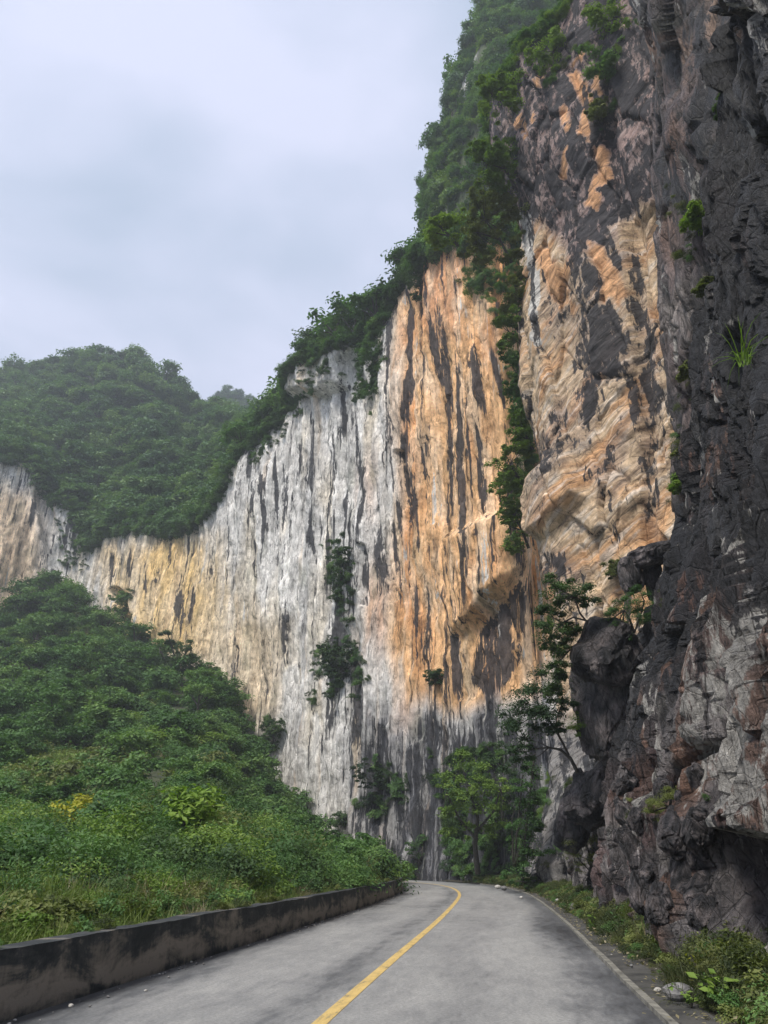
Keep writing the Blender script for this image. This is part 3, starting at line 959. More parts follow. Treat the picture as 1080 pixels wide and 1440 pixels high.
def up_disp(A, Z, px, py, f, X):
    d = 1.0 * fbm(A / 6, Z / 11, 80, 3)
    a, r, c = facets(A, Z, X, 2.6, 82, 0.55)
    b2, r2, c2 = facets(A, Z, X, 0.9, 83, 0.25)
    d += a + b2 + 0.08 * fbm(A / 0.7, Z / 0.9, 84, 2)
    d -= 2.4 * sstep(12, 46, Z) + 0.0 * Z
    return d


def up_col(A, Z, px, py, X, D):
    C, n1, n2, n3, K, Pm = crag_colour(A, Z, px, py, X, 90, -0.05)
    C = mixc(C, (0.14, 0.095, 0.085), sstep(-0.2, 0.5, fbm(A / 3, Z / 7, 96, 3)) * 0.7)
    q, w = px + 10 * n2 + 5 * n3, py + 14 * n1 + 8 * n2
    pinkgrey = np.array((0.22, 0.175, 0.165))
    for poly, a, col in (([(905, 340), (995, 330), (1000, 480), (985, 620), (960, 700), (920, 700), (906, 520)], .75, pinkgrey), ([(900, 150), (960, 130), (935, 180), (915, 260), (900, 240)], .6, (0.26, 0.20, 0.195)), ([(905, 60), (930, 40), (925, 110), (908, 120)], .7, (0.40, 0.22, 0.13)), ([(945, 150), (962, 190), (950, 250), (938, 210)], .6, (0.36, 0.20, 0.13)), ([(960, 20), (975, 60), (968, 120), (955, 70)], .6, (0.40, 0.23, 0.14)), ([(880, 250), (900, 300), (895, 360), (878, 320)], .7, (0.42, 0.25, 0.15)), ([(935, 290), (960, 320), (950, 370), (930, 340)], .5, (0.36, 0.21, 0.14)),
                         ([(985, -60), (1010, -60), (1022, 60), (1010, 110), (996, 60)], .8, (0.36, 0.235, 0.16)), ([(905, 410), (960, 400), (990, 420), (985, 520), (960, 480), (920, 470)], .6, (0.36, 0.32, 0.29)),
                         ([(995, 180), (1010, 180), (1012, 240), (998, 230)], .6, (0.33, 0.26, 0.23))):
        mm = poly_mask(q, w, poly, 10)
        C = mixc(C, col, mm * a * np.clip(0.75 + n2, 0.2, 1)); K = K - 0.32 * mm
    K = np.maximum(K, streak_field(A, Z, 1.1, 12, 98, 0.25, 0.4) * 0.6) + 0.12 * sstep(420, 330, py) * 0.8
    return np.clip(C * (1 + 0.35 * n3[..., None] + 0.25 * n2[..., None]), 0.01, 0.6), K, Pm


curtain('upper_crag', UP_PLAN, 400, 520, -0.8, 66.0, up_disp, up_col, M_CRAG)

# the low crag right beside the road; its crest climbs toward the camera
LOW_S = np.array([3, 5, 6.5, 8, 11, 14, 17, 20, 24, 27, 30, 33, 36, 40])
LOW_TOP = np.array([27, 26, 25, 23, 19.5, 16, 12.3, 10.6, 8.9, 7.6, 9.0, 7.8, 6.5, 6.0])
LOW_Q = np.array([3.0, 2.95, 2.9, 2.85, 2.85, 2.8, 2.85, 3.0, 3.2, 3.3, 3.2, 3.3, 3.6, 4.2]) + 1.95
_rd0 = np.interp(0, RC[:, 1], RS)


def low_plan():
    s = LOW_S + _rd0
    cx = np.interp(s, RS, RC[:, 0]); cy = np.interp(s, RS, RC[:, 1])
    nx = np.interp(s, RS, RN[:, 0]); ny = np.interp(s, RS, RN[:, 1])
    pts = [(cx[i] + nx[i] * LOW_Q[i], cy[i] + ny[i] * LOW_Q[i]) for i in range(len(s))]
    pts.append((12.5, 42)); pts.append((16, 42))
    return pts


LOW_PLAN = low_plan()
_lp = np.array(LOW_PLAN)
_laz = np.degrees(np.arctan2(_lp[:, 0], _lp[:, 1]))


def low_disp(A, Z, px, py, f, X):
    s = A + LOW_S[0]
    d = -0.27 * np.clip(Z - 1.0, 0, 9) - 0.06 * np.clip(Z - 9, 0, 30)         # leans away from the road
    d += 0.5 * fbm(A / 4.0, Z / 6, 100, 2)
    a, r, c = facets(A, Z, X, 1.5, 102, 0.55)
    b2, r2, c2 = facets(A, Z, X, 0.6, 103, 0.22)
    b3, r3, c3 = facets(A, Z, X, 0.25, 104, 0.06, 2.0)
    d += a + b2 + b3 + 0.03 * fbm(A / 0.25, Z / 0.3, 105, 2)
    # ribs and gullies running up the face
    d += 0.30 * ridged(A / 2.4 + 0.3 * perlin(A / 3, Z / 3), Z / 12, 106, 2)
    # upright joint columns of unequal depth
    for sc_, tl, am, sd_ in ((1.15, 5.0, 0.50, 131), (0.42, 4.0, 0.20, 132)):
        f1, f2, rr, oo = voronoi(A / sc_ + 0.10 * perlin(A, Z / 2, sd_) - 0.10 * Z / sc_, Z / (sc_ * tl), sd_ + 0 * A)
        d += am * (sstep(7.5, 5.0, Z) * 0.75 + 0.25) * ((rr[..., 3] - 0.5) + 0.9 * (rr[..., 4] - 0.5) * oo[0] - 0.5 * (1 - sstep(0, 0.05, f2 - f1)))
    # ledge with tufts, dark cave below it
    led = poly_mask(px, py, [(930, 1130), (1100, 1135), (1100, 1165), (935, 1160)], 16)
    d += 0.22 * led
    cave = poly_mask(px, py, [(1010, 1175), (1100, 1180), (1100, 1420), (1060, 1420), (1035, 1320), (1000, 1220)], 14)
    d -= 0.9 * cave
    slot = poly_mask(px, py, [(872, 900), (905, 880), (900, 960), (915, 1050), (905, 1110), (885, 1100), (895, 1000)], 6)
    d -= 1.3 * slot
    return d


def low_col(A, Z, px, py, X, D):
    C, n1, n2, n3, K, Pm = crag_colour(A, Z, px, py, X, 110, 0.02)
    K = K + 0.24 * sstep(2.5, 6.0, Z)
    q, w = px + 7 * n2 + 5 * n3, py + 12 * n1 + 7 * n3
    # pale ribs on the face to the right
    for pts, wd, a in (([(1020, 760), (1040, 830), (1050, 900), (1075, 960)], 6, .8), ([(1040, 780), (1065, 860), (1080, 930)], 4, .7), ([(1045, 930), (1070, 1000), (1080, 1040)], 14, .6),
                       ([(985, 1020), (1000, 1080), (1020, 1150)], 9, .75), ([(1000, 620), (975, 700), (965, 760)], 3, .5), ([(1020, 900), (1030, 960)], 4, .6), ([(1012, 1060), (1004, 1100)], 4, .6)):
        sd, par = seg_dist(q, w, pts)
        mm = 1 - sstep(wd * 0.5, wd * 2.2, sd)
        Pm = np.maximum(Pm, mm * a * 0.8); K = K - 0.45 * mm
    # less stained grey and pinkish rock low down
    low = sstep(6.5, 2.0, Z)
    C = mixc(C, (0.24, 0.215, 0.208), low * sstep(-0.4, 0.3, n2 + 0.5 * n1) * 0.85)
    C = mixc(C, (0.21, 0.12, 0.11), low * sstep(0.2, 0.6, fbm(A / 1.2, Z / 1.6, 118, 3)) * 0.65)
    Pm = Pm + low * 0.16; K = K - 0.20 * low
    Pm = np.maximum(Pm, streak_field(A, Z, 0.55, 4.5, 121, 0.30, 0.5) * 0.58 * sstep(4, 7, Z))
    C = mixc(C, (0.26, 0.14, 0.09), streak_field(A, Z, 0.9, 6, 123, 0.35, 0.3) * 0.6)
    dk = poly_mask(q, w, [(1040, 500), (1120, 400), (1120, 1000), (1040, 760), (960, 800), (930, 760), (985, 560)], 20)
    K = K + 0.14 * dk
    return np.clip(C * (1 + 0.4 * n3[..., None] + 0.2 * n2[..., None]), 0.01, 0.6), K, Pm


def low_zt_by_s():
    P, S = spline(LOW_PLAN, 620, None)
    return P, S


def crag_low():
    # its crest is a function of distance, so it gets its own height rule
    dens = lambda f: f
    P, S = spline(LOW_PLAN, 620, dens)
    azs = np.degrees(np.arctan2(P[:, 0], P[:, 1]))
    top = np.interp(S + LOW_S[0], LOW_S, LOW_TOP)
    lookup = {round(float(a), 6): float(t) for a, t in zip(azs, top)}
    return curtain('roadside_crag', LOW_PLAN, 620, 380, -0.8, lambda a: lookup[round(float(a), 6)] + 0.9 * math.sin(a * 2.1), low_disp, low_col, M_CRAG, dens=dens, zpow=1.15, flat=True)


crag = crag_low()


def boulder_mesh(name, rx, ry, rz, seed, mat, sub=40, amp=0.25, colour=None, taper=0.0):
    """angular block: a squared-off ball broken into facets"""
    nu, nv = sub * 2, sub
    th = np.linspace(0, 2 * np.pi, nu + 1)[None]; ph = np.linspace(-np.pi / 2, np.pi / 2, nv)[:, None]
    d = np.stack([np.cos(ph) * np.cos(th), np.cos(ph) * np.sin(th), np.sin(ph) + 0 * th], -1)
    e = 0.6
    v = np.sign(d) * np.abs(d) ** e
    f1, f2, r, o = voronoi(v[..., 0] * 1.3 + seed, v[..., 1] * 1.3, v[..., 2] * 1.1)
    k = 1 + amp * ((r[..., 3] - 0.5) * 1.2 + 1.5 * ((r[..., 4] - 0.5) * o[0] + (r[..., 5] - 0.5) * o[1] + (r[..., 6] - 0.5) * o[2]) - 0.25 * (1 - sstep(0, 0.12, f2 - f1)))
    k = k + 0.06 * fbm(v[..., 0] * 3 + seed, v[..., 1] * 3, v[..., 2] * 3, 3)
    v = v * k[..., None]
    v = v * np.array((rx, ry, rz))
    v[:, -1] = v[:, 0]
    if taper:
        v[..., :2] *= (1 + taper * v[..., 2:3] / rz)
    n1 = fbm(v[..., 0] / 0.6 + seed, v[..., 1] / 0.6, v[..., 2] / 0.8, 4)
    C = np.broadcast_to(np.array((0.13, 0.115, 0.115)), v.shape).copy()
    C = mixc(C, (0.035, 0.035, 0.038), sstep(-0.2, 0.4, n1))
    C = mixc(C, (0.26, 0.22, 0.21), sstep(0.2, 0.6, -n1) * 0.8)
    return raw_mesh(name, v.reshape(-1, 3), grid_faces(nv, nu + 1), C.reshape(-1, 3), smooth=False, mat=mat)

# ------------------------------------------------------------------ vegetated slopes
def polar_hill(name, lower, upper, r0, r1, a0, a1, na, nr, shape, z_lower=None, fall=True, rough=1.0, seed=0, mat=None):
    """sloping ground between two outlines; lower/upper give tan(elevation) per azimuth, r0/r1 the distances there"""
    az = np.linspace(a0, a1, na)
    f = np.linspace(0, 1, nr)
    R0 = np.array([r0(a) for a in az]); R1 = np.array([r1(a) for a in az])
    T0 = np.array([float(lower(a)) for a in az]); T1 = np.array([float(upper(a)) for a in az])
    R = R0[None] + (R1 - R0)[None] * f[:, None]
    T = T0[None] + (T1 - T0)[None] * (f[:, None] ** shape)
    Z = CAM_H + R * T
    ar = np.radians(az)[None]
    X = np.stack([R * np.sin(ar), R * np.cos(ar), Z], -1)
    amp = rough * np.clip((R - R0[None]) / 25, 0, 1) * (1 - 0.7 * f[:, None] ** 8)
    X[..., 2] += amp * (fbm(X[..., 0] / 14, X[..., 1] / 14, seed, 3))
    V = X
    if fall:
        rows = []
        for k, (dr, dz) in enumerate(((6, -4), (18, -16), (40, -42), (70, -90))):
            r = X[-1].copy(); r[:, 0] += np.sin(ar[0]) * dr; r[:, 1] += np.cos(ar[0]) * dr; r[:, 2] = np.maximum(r[:, 2] + dz, -0.6)
            rows.append(r)
        V = np.concatenate([X, np.array(rows)], 0)
    me = raw_mesh(name, V.reshape(-1, 3), grid_faces(V.shape[0], na), mat=mat or M_SOIL)
    o = link(name, me, kind='structure')
    return o, X


def wall_edge_r(az):
    """distance to the back of the parapet at an azimuth"""
    b = RC + RN * (-W_L - 0.42)
    a = np.degrees(np.arctan2(b[:, 0], b[:, 1])); r = np.hypot(b[:, 0], b[:, 1])
    ok = (b[:, 1] > 1.0) & (RS < 78)
    o = np.argsort(a[ok])
    return a[ok][o], r[ok][o]


_ea, _er = wall_edge_r(0)
# keep the first crossing only
_k = np.concatenate([[True], np.diff(_er) > -3])


def edge_r(az):
    return float(np.interp(az, _ea, _er))


slope_top = interp_az([(-300, 690), (-120, 760), (-50, 850), (0, 868), (40, 842), (80, 838), (130, 866), (180, 912), (250, 940), (310, 975), (330, 1055), (380, 1118), (430, 1178),
                       (490, 1218), (540, 1233), (566, 1243), (600, 1246)])
slope_low = lambda a: (0.42 - CAM_H) / edge_r(a)


def slope_r1(a):
    r = wall_r(a) - 2.5
    near = edge_r(a) + 6
    return float(near + (r - near) * sstep(2.0, -6.5, a))


hillside, HX = polar_hill('hillside', slope_low, slope_top, edge_r, slope_r1, -62, 1.0, 260, 110, 0.72, fall=False, rough=1.2, seed=3)

far_top = interp_az([(-300, 600), (-80, 560), (0, 541), (60, 527), (120, 514), (170, 509), (205, 520), (235, 545), (265, 572), (300, 584), (330, 590), (400, 640), (470, 700)])
far_low = lambda a: (wall_zt(a) - 1.0 - CAM_H) / (wall_r(a) + 1.5)
far_r1 = lambda a: wall_r(a) + 95 + 20 * math.sin(a * 0.35)
far_hill, FX = polar_hill('far_hill', far_low, far_top, lambda a: wall_r(a) + 1.5, far_r1, -42, -7, 150, 80, 1.0, rough=4.0, seed=5)

peak_top = interp_az([(230, 640), (280, 590), (300, 566), (318, 553), (335, 555), (350, 566), (380, 585), (430, 620)])
peak, PX_ = polar_hill('distant_peak', lambda a: 0.3, peak_top, lambda a: 330, lambda a: 380, -17, -5, 40, 24, 1.0, rough=2.0, seed=8)

# the steep green summit above the wall
DOME_C = (25.5, 95.0)
_dz = np.array([40, 60, 69, 85, 100, 115, 130, 142, 150, 154])
_dr = np.array([21, 20, 19.4, 18.7, 17.5, 15.0, 11.6, 7.5, 3.4, 0.3])


def dome_point(th, z):
    r = np.interp(z, _dz, _dr)
    k = 1 + 0.10 * perlin(np.cos(th) * 2.2 + 5, np.sin(th) * 2.2, z / 14) + 0.05 * perlin(np.cos(th) * 6, np.sin(th) * 6, z / 5)
    return np.stack([DOME_C[0] + r * k * np.cos(th), DOME_C[1] + r * k * np.sin(th), z], -1)


_th, _zz = np.meshgrid(np.linspace(0, 2 * np.pi, 121), np.linspace(40, 154, 90))
dv = dome_point(_th, _zz)
dv[:, -1] = dv[:, 0]
dn = fbm(_th * 6, _zz / 16, 4, 4)
dcol = mixc(np.broadcast_to(np.array((0.06, 0.075, 0.04)), dv.shape).copy(), (0.40, 0.39, 0.37), sstep(0.35, 0.6, dn))
link('summit_hill', raw_mesh('summit_hill', dv.reshape(-1, 3), grid_faces(90, 121), dcol.reshape(-1, 3), mat=M_CLIFF), kind='structure')


# ------------------------------------------------------------------ leaves, crowns, plants
def leaf_quads(pos, nrm, size, rng, slim=0.55, fold=0.25):
    """one folded leaf (a quad) per row of pos, facing nrm"""
    n = len(pos)
    nrm = nrm / (np.linalg.norm(nrm, axis=1)[:, None] + 1e-9)
    t = rng.normal(size=(n, 3)); t -= (t * nrm).sum(1)[:, None] * nrm
    t /= np.linalg.norm(t, axis=1)[:, None] + 1e-9
    b = np.cross(nrm, t)
    L_ = size[:, None] if np.ndim(size) else size
    v = np.stack([pos - t * L_ * 0.5, pos + b * L_ * slim * 0.5 - nrm * L_ * fold * 0.3, pos + t * L_ * 0.5 - nrm * L_ * fold, pos - b * L_ * slim * 0.5 - nrm * L_ * fold * 0.3], 1)
    f = np.arange(n * 4).reshape(n, 4)
    return v.reshape(-1, 3), f


def crown_mesh(name, clumps, per, leaf, seed, mat, up=1.1, slim=0.55, jitter=0.35, squash=0.7):
    """clumps: rows (x, y, z, r); leaves spread over the shell of every clump"""
    rng = np.random.RandomState(seed)
    ps, ns, ss, ts = [], [], [], []
    for (x, y, z, r) in clumps:
        k = max(4, int(per * (0.6 + 0.8 * rng.rand())))
        d = rng.normal(size=(k, 3)); d /= np.linalg.norm(d, axis=1)[:, None]
        d[:, 2] = np.where(d[:, 2] < -0.35, -d[:, 2] * 0.6, d[:, 2])
        rad = r * (0.35 + 0.85 * rng.rand(k) ** 0.8)
        p = d * rad[:, None]; p[:, 2] *= squash
        ps.append(p + (x, y, z))
        ns.append(d * 0.8 + (0, 0, up) + rng.normal(size=(k, 3)) * jitter)
        ss.append(leaf * (0.65 + 0.7 * rng.rand(k)))
        ts.append(np.clip(0.02 + 0.75 * rng.rand() + 0.3 * rng.rand(k), 0, 1))
    p = np.concatenate(ps); n = np.concatenate(ns); s = np.concatenate(ss); t = np.concatenate(ts)
    v, f = leaf_quads(p, n, s, rng, slim)
    c = np.repeat(t, 4)[:, None] * np.ones((1, 3))
    return raw_mesh(name, v, f, c, smooth=False, mat=mat)


def tube_mesh(name, paths, mat, sides=6):
    """paths: list of (points, radii)"""
    V, F, off = [], [], 0
    for pts, rad in paths:
        p = np.array(pts, float); r = np.array(rad, float)
        t = np.gradient(p, axis=0); t /= np.linalg.norm(t, axis=1)[:, None] + 1e-9
        ref = np.where(np.abs(t[:, 2:3]) > 0.9, (1.0, 0, 0), (0, 0, 1.0))
        a = np.cross(t, ref); a /= np.linalg.norm(a, axis=1)[:, None] + 1e-9
        b = np.cross(t, a)
        th = np.linspace(0, 2 * np.pi, sides, endpoint=False)
        ring = p[:, None] + r[:, None, None] * (np.cos(th)[None, :, None] * a[:, None] + np.sin(th)[None, :, None] * b[:, None])
        V.append(ring.reshape(-1, 3))
        k = len(p)
        i = np.arange(k - 1)[:, None] * sides + np.arange(sides)[None]
        j = np.arange(k - 1)[:, None] * sides + (np.arange(sides)[None] + 1) % sides
        F.append(np.stack([i, j, j + sides, i + sides], -1).reshape(-1, 4) + off)
        off += k * sides
    return raw_mesh(name, np.concatenate(V), np.concatenate(F), smooth=True, mat=mat)


def rand_crown(rng, n, rx, rz, zc, r0, r1, top=0.3):
    out = []
    for i in range(n):
        d = rng.normal(size=3); d /= np.linalg.norm(d)
        d[2] = abs(d[2]) if rng.rand() < 0.75 else d[2] * 0.5
        k = 0.45 + 0.55 * rng.rand()
        out.append((d[0] * rx * k, d[1] * rx * k, zc + d[2] * rz * k, r0 + (r1 - r0) * rng.rand()))
    return out


def make_tree_proto(seed, mat, leaf=0.15, n=24, per=46, rx=0.8, rz=0.75, zc=1.05, trunk=True, r0=.22, r1=.42, slim=.55):
    """unit tree: crown about 1 in radius; returns (crown mesh, trunk mesh)"""
    rng = np.random.RandomState(seed)
    cl = rand_crown(rng, n, rx, rz, zc, r0, r1)
    cm = crown_mesh('crown', cl, per, leaf, seed + 1, mat, slim=slim)
    paths = [([(0, 0, -0.25), (0.03, 0.02, 0.3), (0.0, 0.05, 0.7), (0.05, 0.02, zc)], [0.07, 0.055, 0.045, 0.03])]
    for c in cl[:9]:
        paths.append(([(0.0, 0.03, 0.45 + 0.3 * rng.rand()), (c[0] * 0.5, c[1] * 0.5, 0.5 * (0.7 + c[2])), (c[0], c[1], c[2])], [0.035, 0.022, 0.008]))
    return cm, tube_mesh('trunk', paths, M_BARK, 5)


def make_bush_proto(seed, mat, leaf=0.16, n=16, per=44, rx=0.75, rz=0.6, r0=.25, r1=.45, slim=.55, up=.95):
    rng = np.random.RandomState(seed)
    cl = rand_crown(rng, n, rx, rz, 0.25, r0, r1)
    cm = crown_mesh('foliage', cl, per, leaf, seed + 1, mat, slim=slim, up=up)
    paths = []
    for c in cl[:6]:
        paths.append(([(0, 0, -0.2), (c[0] * 0.4, c[1] * 0.4, 0.15), (c[0] * 0.9, c[1] * 0.9, c[2])], [0.03, 0.02, 0.008]))
    return cm, tube_mesh('stem', paths, M_BARK, 5)


def blade_mesh(name, n, length, width, spread, seed, mat, droop=0.6, seg=4, radius=0.25, plume=0):
    """grass tuft: arching blades"""
    rng = np.random.RandomState(seed)
    V, F, T, off = [], [], [], 0
    for i in range(n):
        a = rng.rand() * 2 * np.pi; r = radius * math.sqrt(rng.rand())
        b0 = np.array((math.cos(a) * r, math.sin(a) * r, -0.03))
        aa = a + rng.normal() * 0.8
        l = length * (0.5 + 0.7 * rng.rand()); lean = spread * (0.3 + rng.rand())
        d = np.array((math.cos(aa), math.sin(aa)))
        side = np.array((-d[1], d[0], 0))
        k = np.linspace(0, 1, seg + 1)
        out = lean * l * k ** 1.7; zz = l * (k - droop * (0.4 + 0.8 * rng.rand()) * k ** 3 * lean)
        w = width * (0.6 + 0.6 * rng.rand()) * (1 - k ** 1.6 * 0.92)
        c = b0[None] + np.stack([d[0] * out, d[1] * out, zz], 1)
        v = np.stack([c - side * w[:, None], c + side * w[:, None]], 1).reshape(-1, 3)
        V.append(v)
        j = np.arange(seg) * 2
        F.append(np.stack([j, j + 1, j + 3, j + 2], 1) + off); off += len(v)
        T.append(np.full(len(v), np.clip(0.2 + 0.7 * rng.rand(), 0, 1)))
    t = np.concatenate(T)[:, None] * np.ones((1, 3))
    return raw_mesh(name, np.concatenate(V), np.concatenate(F), t, smooth=True, mat=mat)


PROTO = {}
for i in range(4):
    PROTO['hill_tree%d' % i] = make_tree_proto(200 + 10 * i, M_LEAF, rx=.8 + .05 * i, rz=.62 + .08 * i)
    PROTO['far_tree%d' % i] = make_tree_proto(300 + 10 * i, M_LEAF_FAR, leaf=.17, per=34, rx=.8 + .04 * i, rz=.6 + .07 * i)
    PROTO['bush%d' % i] = make_bush_proto(400 + 10 * i, M_LEAF if i != 3 else M_LEAF_OLIVE, rz=.5 + .08 * i)
    PROTO['dark_tree%d' % i] = make_tree_proto(500 + 10 * i, M_LEAF_DARK, leaf=.14, rz=.65 + .1 * i, n=22)
    PROTO['bright_bush%d' % i] = make_bush_proto(600 + 10 * i, M_LEAF_BRIGHT, leaf=.15)
    PROTO['dark_bush%d' % i] = make_bush_proto(650 + 10 * i, M_LEAF_DARK, leaf=.14)
    PROTO['mid_bush%d' % i] = make_bush_proto(690 + 10 * i, M_LEAF, leaf=.10, n=22, per=60)
for i in range(4):
    PROTO['fine_bush%d' % i] = make_bush_proto(860 + 10 * i, (M_LEAF, M_LEAF, M_LEAF_BRIGHT, M_LEAF_OLIVE)[i], leaf=.075, n=26, per=110, rz=.55 + .07 * i, slim=.45)
    PROTO['fine_dark%d' % i] = make_bush_proto(940 + 10 * i, M_LEAF_DARK, leaf=.075, n=26, per=100, rz=.65, slim=.45)
    PROTO['fine_olive%d' % i] = make_bush_proto(900 + 10 * i, M_LEAF_OLIVE if i % 2 else M_LEAF, leaf=.075, n=24, per=100, rz=.6, slim=.4)
for i in range(3):
    PROTO['weed_bush%d' % i] = make_bush_proto(770 + 10 * i, M_WEED_LEAF, leaf=.13, n=20, per=44, rz=.8, slim=.32, up=.4)
for nm, mt in (('yellow_bush', M_LEAF_YELLOW), ('lime_bush', M_LEAF_LIME), ('olive_bush', M_LEAF_OLIVE)):
    for i in range(2):
        PROTO['%s%d' % (nm, i)] = make_bush_proto(720 + 10 * i, mt, leaf=.15, rx=.5, rz=.9, n=18)
for i in range(3):
    PROTO['tuft%d' % i] = (blade_mesh('grass', 60, 0.75, 0.011, 0.75, 800 + i, M_GRASS, seg=4, radius=.22),)
    PROTO['straw%d' % i] = (blade_mesh('grass', 45, 0.8, 0.009, 0.8, 820 + i, M_STRAW, seg=4, radius=.2),)
    PROTO['weed_tuft%d' % i] = (blade_mesh('grass', 40, 0.42, 0.007, 1.0, 840 + i, M_WEED, seg=4, radius=.18),)


def scatter(name, pts, scales, protos, seed, parent=None, tilt=0.15, squash=None, stems=False):
    """ground cover nobody could count: prototypes instanced on a point cloud (geometry nodes), one object"""
    rng = np.random.RandomState(seed)
    pts = np.asarray(pts, float); n = len(pts)
    me = bpy.data.meshes.new(name)
    me.vertices.add(n); me.vertices.foreach_set('co', pts.astype(np.float32).ravel())
    a = me.attributes.new('scl', 'FLOAT_VECTOR', 'POINT')
    sc = np.asarray(scales, float)[:, None] * (0.85 + 0.3 * rng.rand(n, 3))
    a.data.foreach_set('vector', sc.astype(np.float32).ravel())
    a = me.attributes.new('rot', 'FLOAT_VECTOR', 'POINT')
    rt = np.stack([rng.normal(size=n) * tilt, rng.normal(size=n) * tilt, rng.rand(n) * 6.283], 1)
    a.data.foreach_set('vector', rt.astype(np.float32).ravel())
    a = me.attributes.new('pick', 'INT', 'POINT')
    a.data.foreach_set('value', rng.randint(0, len(protos), n).astype(np.int32))
    coll = bpy.data.collections.new(name + '_kinds')
    for i, p in enumerate(protos):
        o = bpy.data.objects.new('%s_kind_%02d' % (name, i), PROTO[p][0])
        coll.objects.link(o)
    o = link(name, me, parent, kind='stuff')
    g = bpy.data.node_groups.new(name + '_scatter', 'GeometryNodeTree')
    g.interface.new_socket('Geometry', in_out='INPUT', socket_type='NodeSocketGeometry')
    g.interface.new_socket('Geometry', in_out='OUTPUT', socket_type='NodeSocketGeometry')
    ni = g.nodes.new('NodeGroupInput'); no = g.nodes.new('NodeGroupOutput')
    ci = g.nodes.new('GeometryNodeCollectionInfo'); ci.inputs['Collection'].default_value = coll
    ci.inputs['Separate Children'].default_value = True; ci.inputs['Reset Children'].default_value = True
    m2p = g.nodes.new('GeometryNodeMeshToPoints')
    iop = g.nodes.new('GeometryNodeInstanceOnPoints'); iop.inputs['Pick Instance'].default_value = True

    def attr(nm, ty):
        k = g.nodes.new('GeometryNodeInputNamedAttribute'); k.data_type = ty; k.inputs['Name'].default_value = nm
        return k.outputs['Attribute']
    e2r = g.nodes.new('FunctionNodeEulerToRotation')
    g.links.new(attr('rot', 'FLOAT_VECTOR'), e2r.inputs[0])
    g.links.new(ni.outputs[0], m2p.inputs['Mesh'])
    g.links.new(m2p.outputs[0], iop.inputs['Points'])
    g.links.new(ci.outputs[0], iop.inputs['Instance'])
    g.links.new(attr('pick', 'INT'), iop.inputs['Instance Index'])
    g.links.new(e2r.outputs[0], iop.inputs['Rotation'])
    g.links.new(attr('scl', 'FLOAT_VECTOR'), iop.inputs['Scale'])
    g.links.new(iop.outputs[0], no.inputs[0])
    md = o.modifiers.new('scatter', 'NODES'); md.node_group = g
    return o


PLANT_RNG = random.Random(11)


def plant(kind, name, label, cat, loc, scale, group=None, parts=('crown', 'trunk'), rot=None, tilt=(0, 0)):
    """a plant of one of the prototype kinds: an Empty at its foot, its parts as children (meshes shared between alike plants)"""
    t = bpy.data.objects.new(name, None)
    COL.objects.link(t)
    t.empty_display_size = 0.2
    t.location = loc
    t.rotation_euler = (tilt[0], tilt[1], PLANT_RNG.uniform(0, 6.28) if rot is None else rot)
    t.scale = (scale,) * 3 if np.isscalar(scale) else scale
    t['label'] = label; t['category'] = cat
    if group:
        t['group'] = group
    for pn, me in zip(parts, PROTO[kind]):
        link(pn, me, t)
    return t


def hill_samples(X, n, seed, fmin=0.0, fmax=1.0, dens=None):
    """area-even random points on a polar hill grid"""
    rng = np.random.RandomState(seed)
    a = X[:-1, :-1]; b = X[1:, :-1]; c = X[:-1, 1:]
    ar = np.linalg.norm(np.cross(b - a, c - a), axis=-1)
    fr = np.linspace(0, 1, X.shape[0])[:-1][:, None]
    ar = ar * ((fr >= fmin) & (fr <= fmax))
    if dens is not None:
        ar = ar * dens(a)
    w = ar.ravel() / ar.sum()
    k = rng.choice(len(w), n, p=w)
    i, j = np.unravel_index(k, ar.shape)
    u, v = rng.rand(n, 1), rng.rand(n, 1)
    return X[i, j] + u * (X[i + 1, j] - X[i, j]) + v * (X[i, j + 1] - X[i, j])


def in_view(p, m=90):
    px, py, d = proj(p)
    return (d > 0) & (px > -m) & (px < 1080 + m) & (py > -m) & (py < 1440 + m)


# clearings in the scrub around plants that stand out on the hillside
CLEAR = [(97, 1190, 36), (215, 1066, 20), (264, 1212, 24), (190, 1200, 16), (252, 952, 20)]


def clear_of(p, up=12, down=75):
    px, py, d = proj(p)
    ok = np.ones(len(p), bool)
    for cx, cy, r in CLEAR:
        ok &= ~((np.abs(px - cx) < r) & (py > cy - up) & (py < cy + down))
    return ok


# ------------------------------------------------------------------ forest and scrub
rng0 = np.random.RandomState(5)
# hillside behind the parapet: scrub, growing into trees up the slope
P = hill_samples(HX, 30000, 21, dens=lambda p: 1 / (6 + 0.14 * np.hypot(p[..., 0], p[..., 1])) ** 2)
P = P[in_view(P, 160)]
R = np.hypot(P[:, 0], P[:, 1])
back = R - np.array([edge_r(a) for a in np.degrees(np.arctan2(P[:, 0], P[:, 1]))])
keep = (back > 3.0) & (clear_of(P) | (rng0.rand(len(P)) < 0.0))
P, R, back = P[keep][:6200], R[keep][:6200], back[keep][:6200]
sc = (0.34 + 0.0105 * R) * (0.5 + 1.7 * rng0.rand(len(P)) ** 2.4) * np.clip(back / 7, 0.45, 1)
P[:, 2] -= 0.25 * sc
patch = fbm(P[:, 0] / 16, P[:, 1] / 16, 7, 3)
jit = rng0.normal(size=len(P)) * 0.28
m1 = patch + jit > 0.55
m2 = (patch + jit < -0.12)
m3 = ~(m1 | m2)
nr = R < 40 + 14 * rng0.normal(size=len(P)) * 0.8 + 8 * patch
scatter('near_hillside_scrub', P[nr & ~m2], sc[nr & ~m2] * 1.5, ['fine_bush0', 'fine_bush1', 'fine_dark0', 'fine_bush1', 'fine_dark1', 'fine_bush2'], 30)
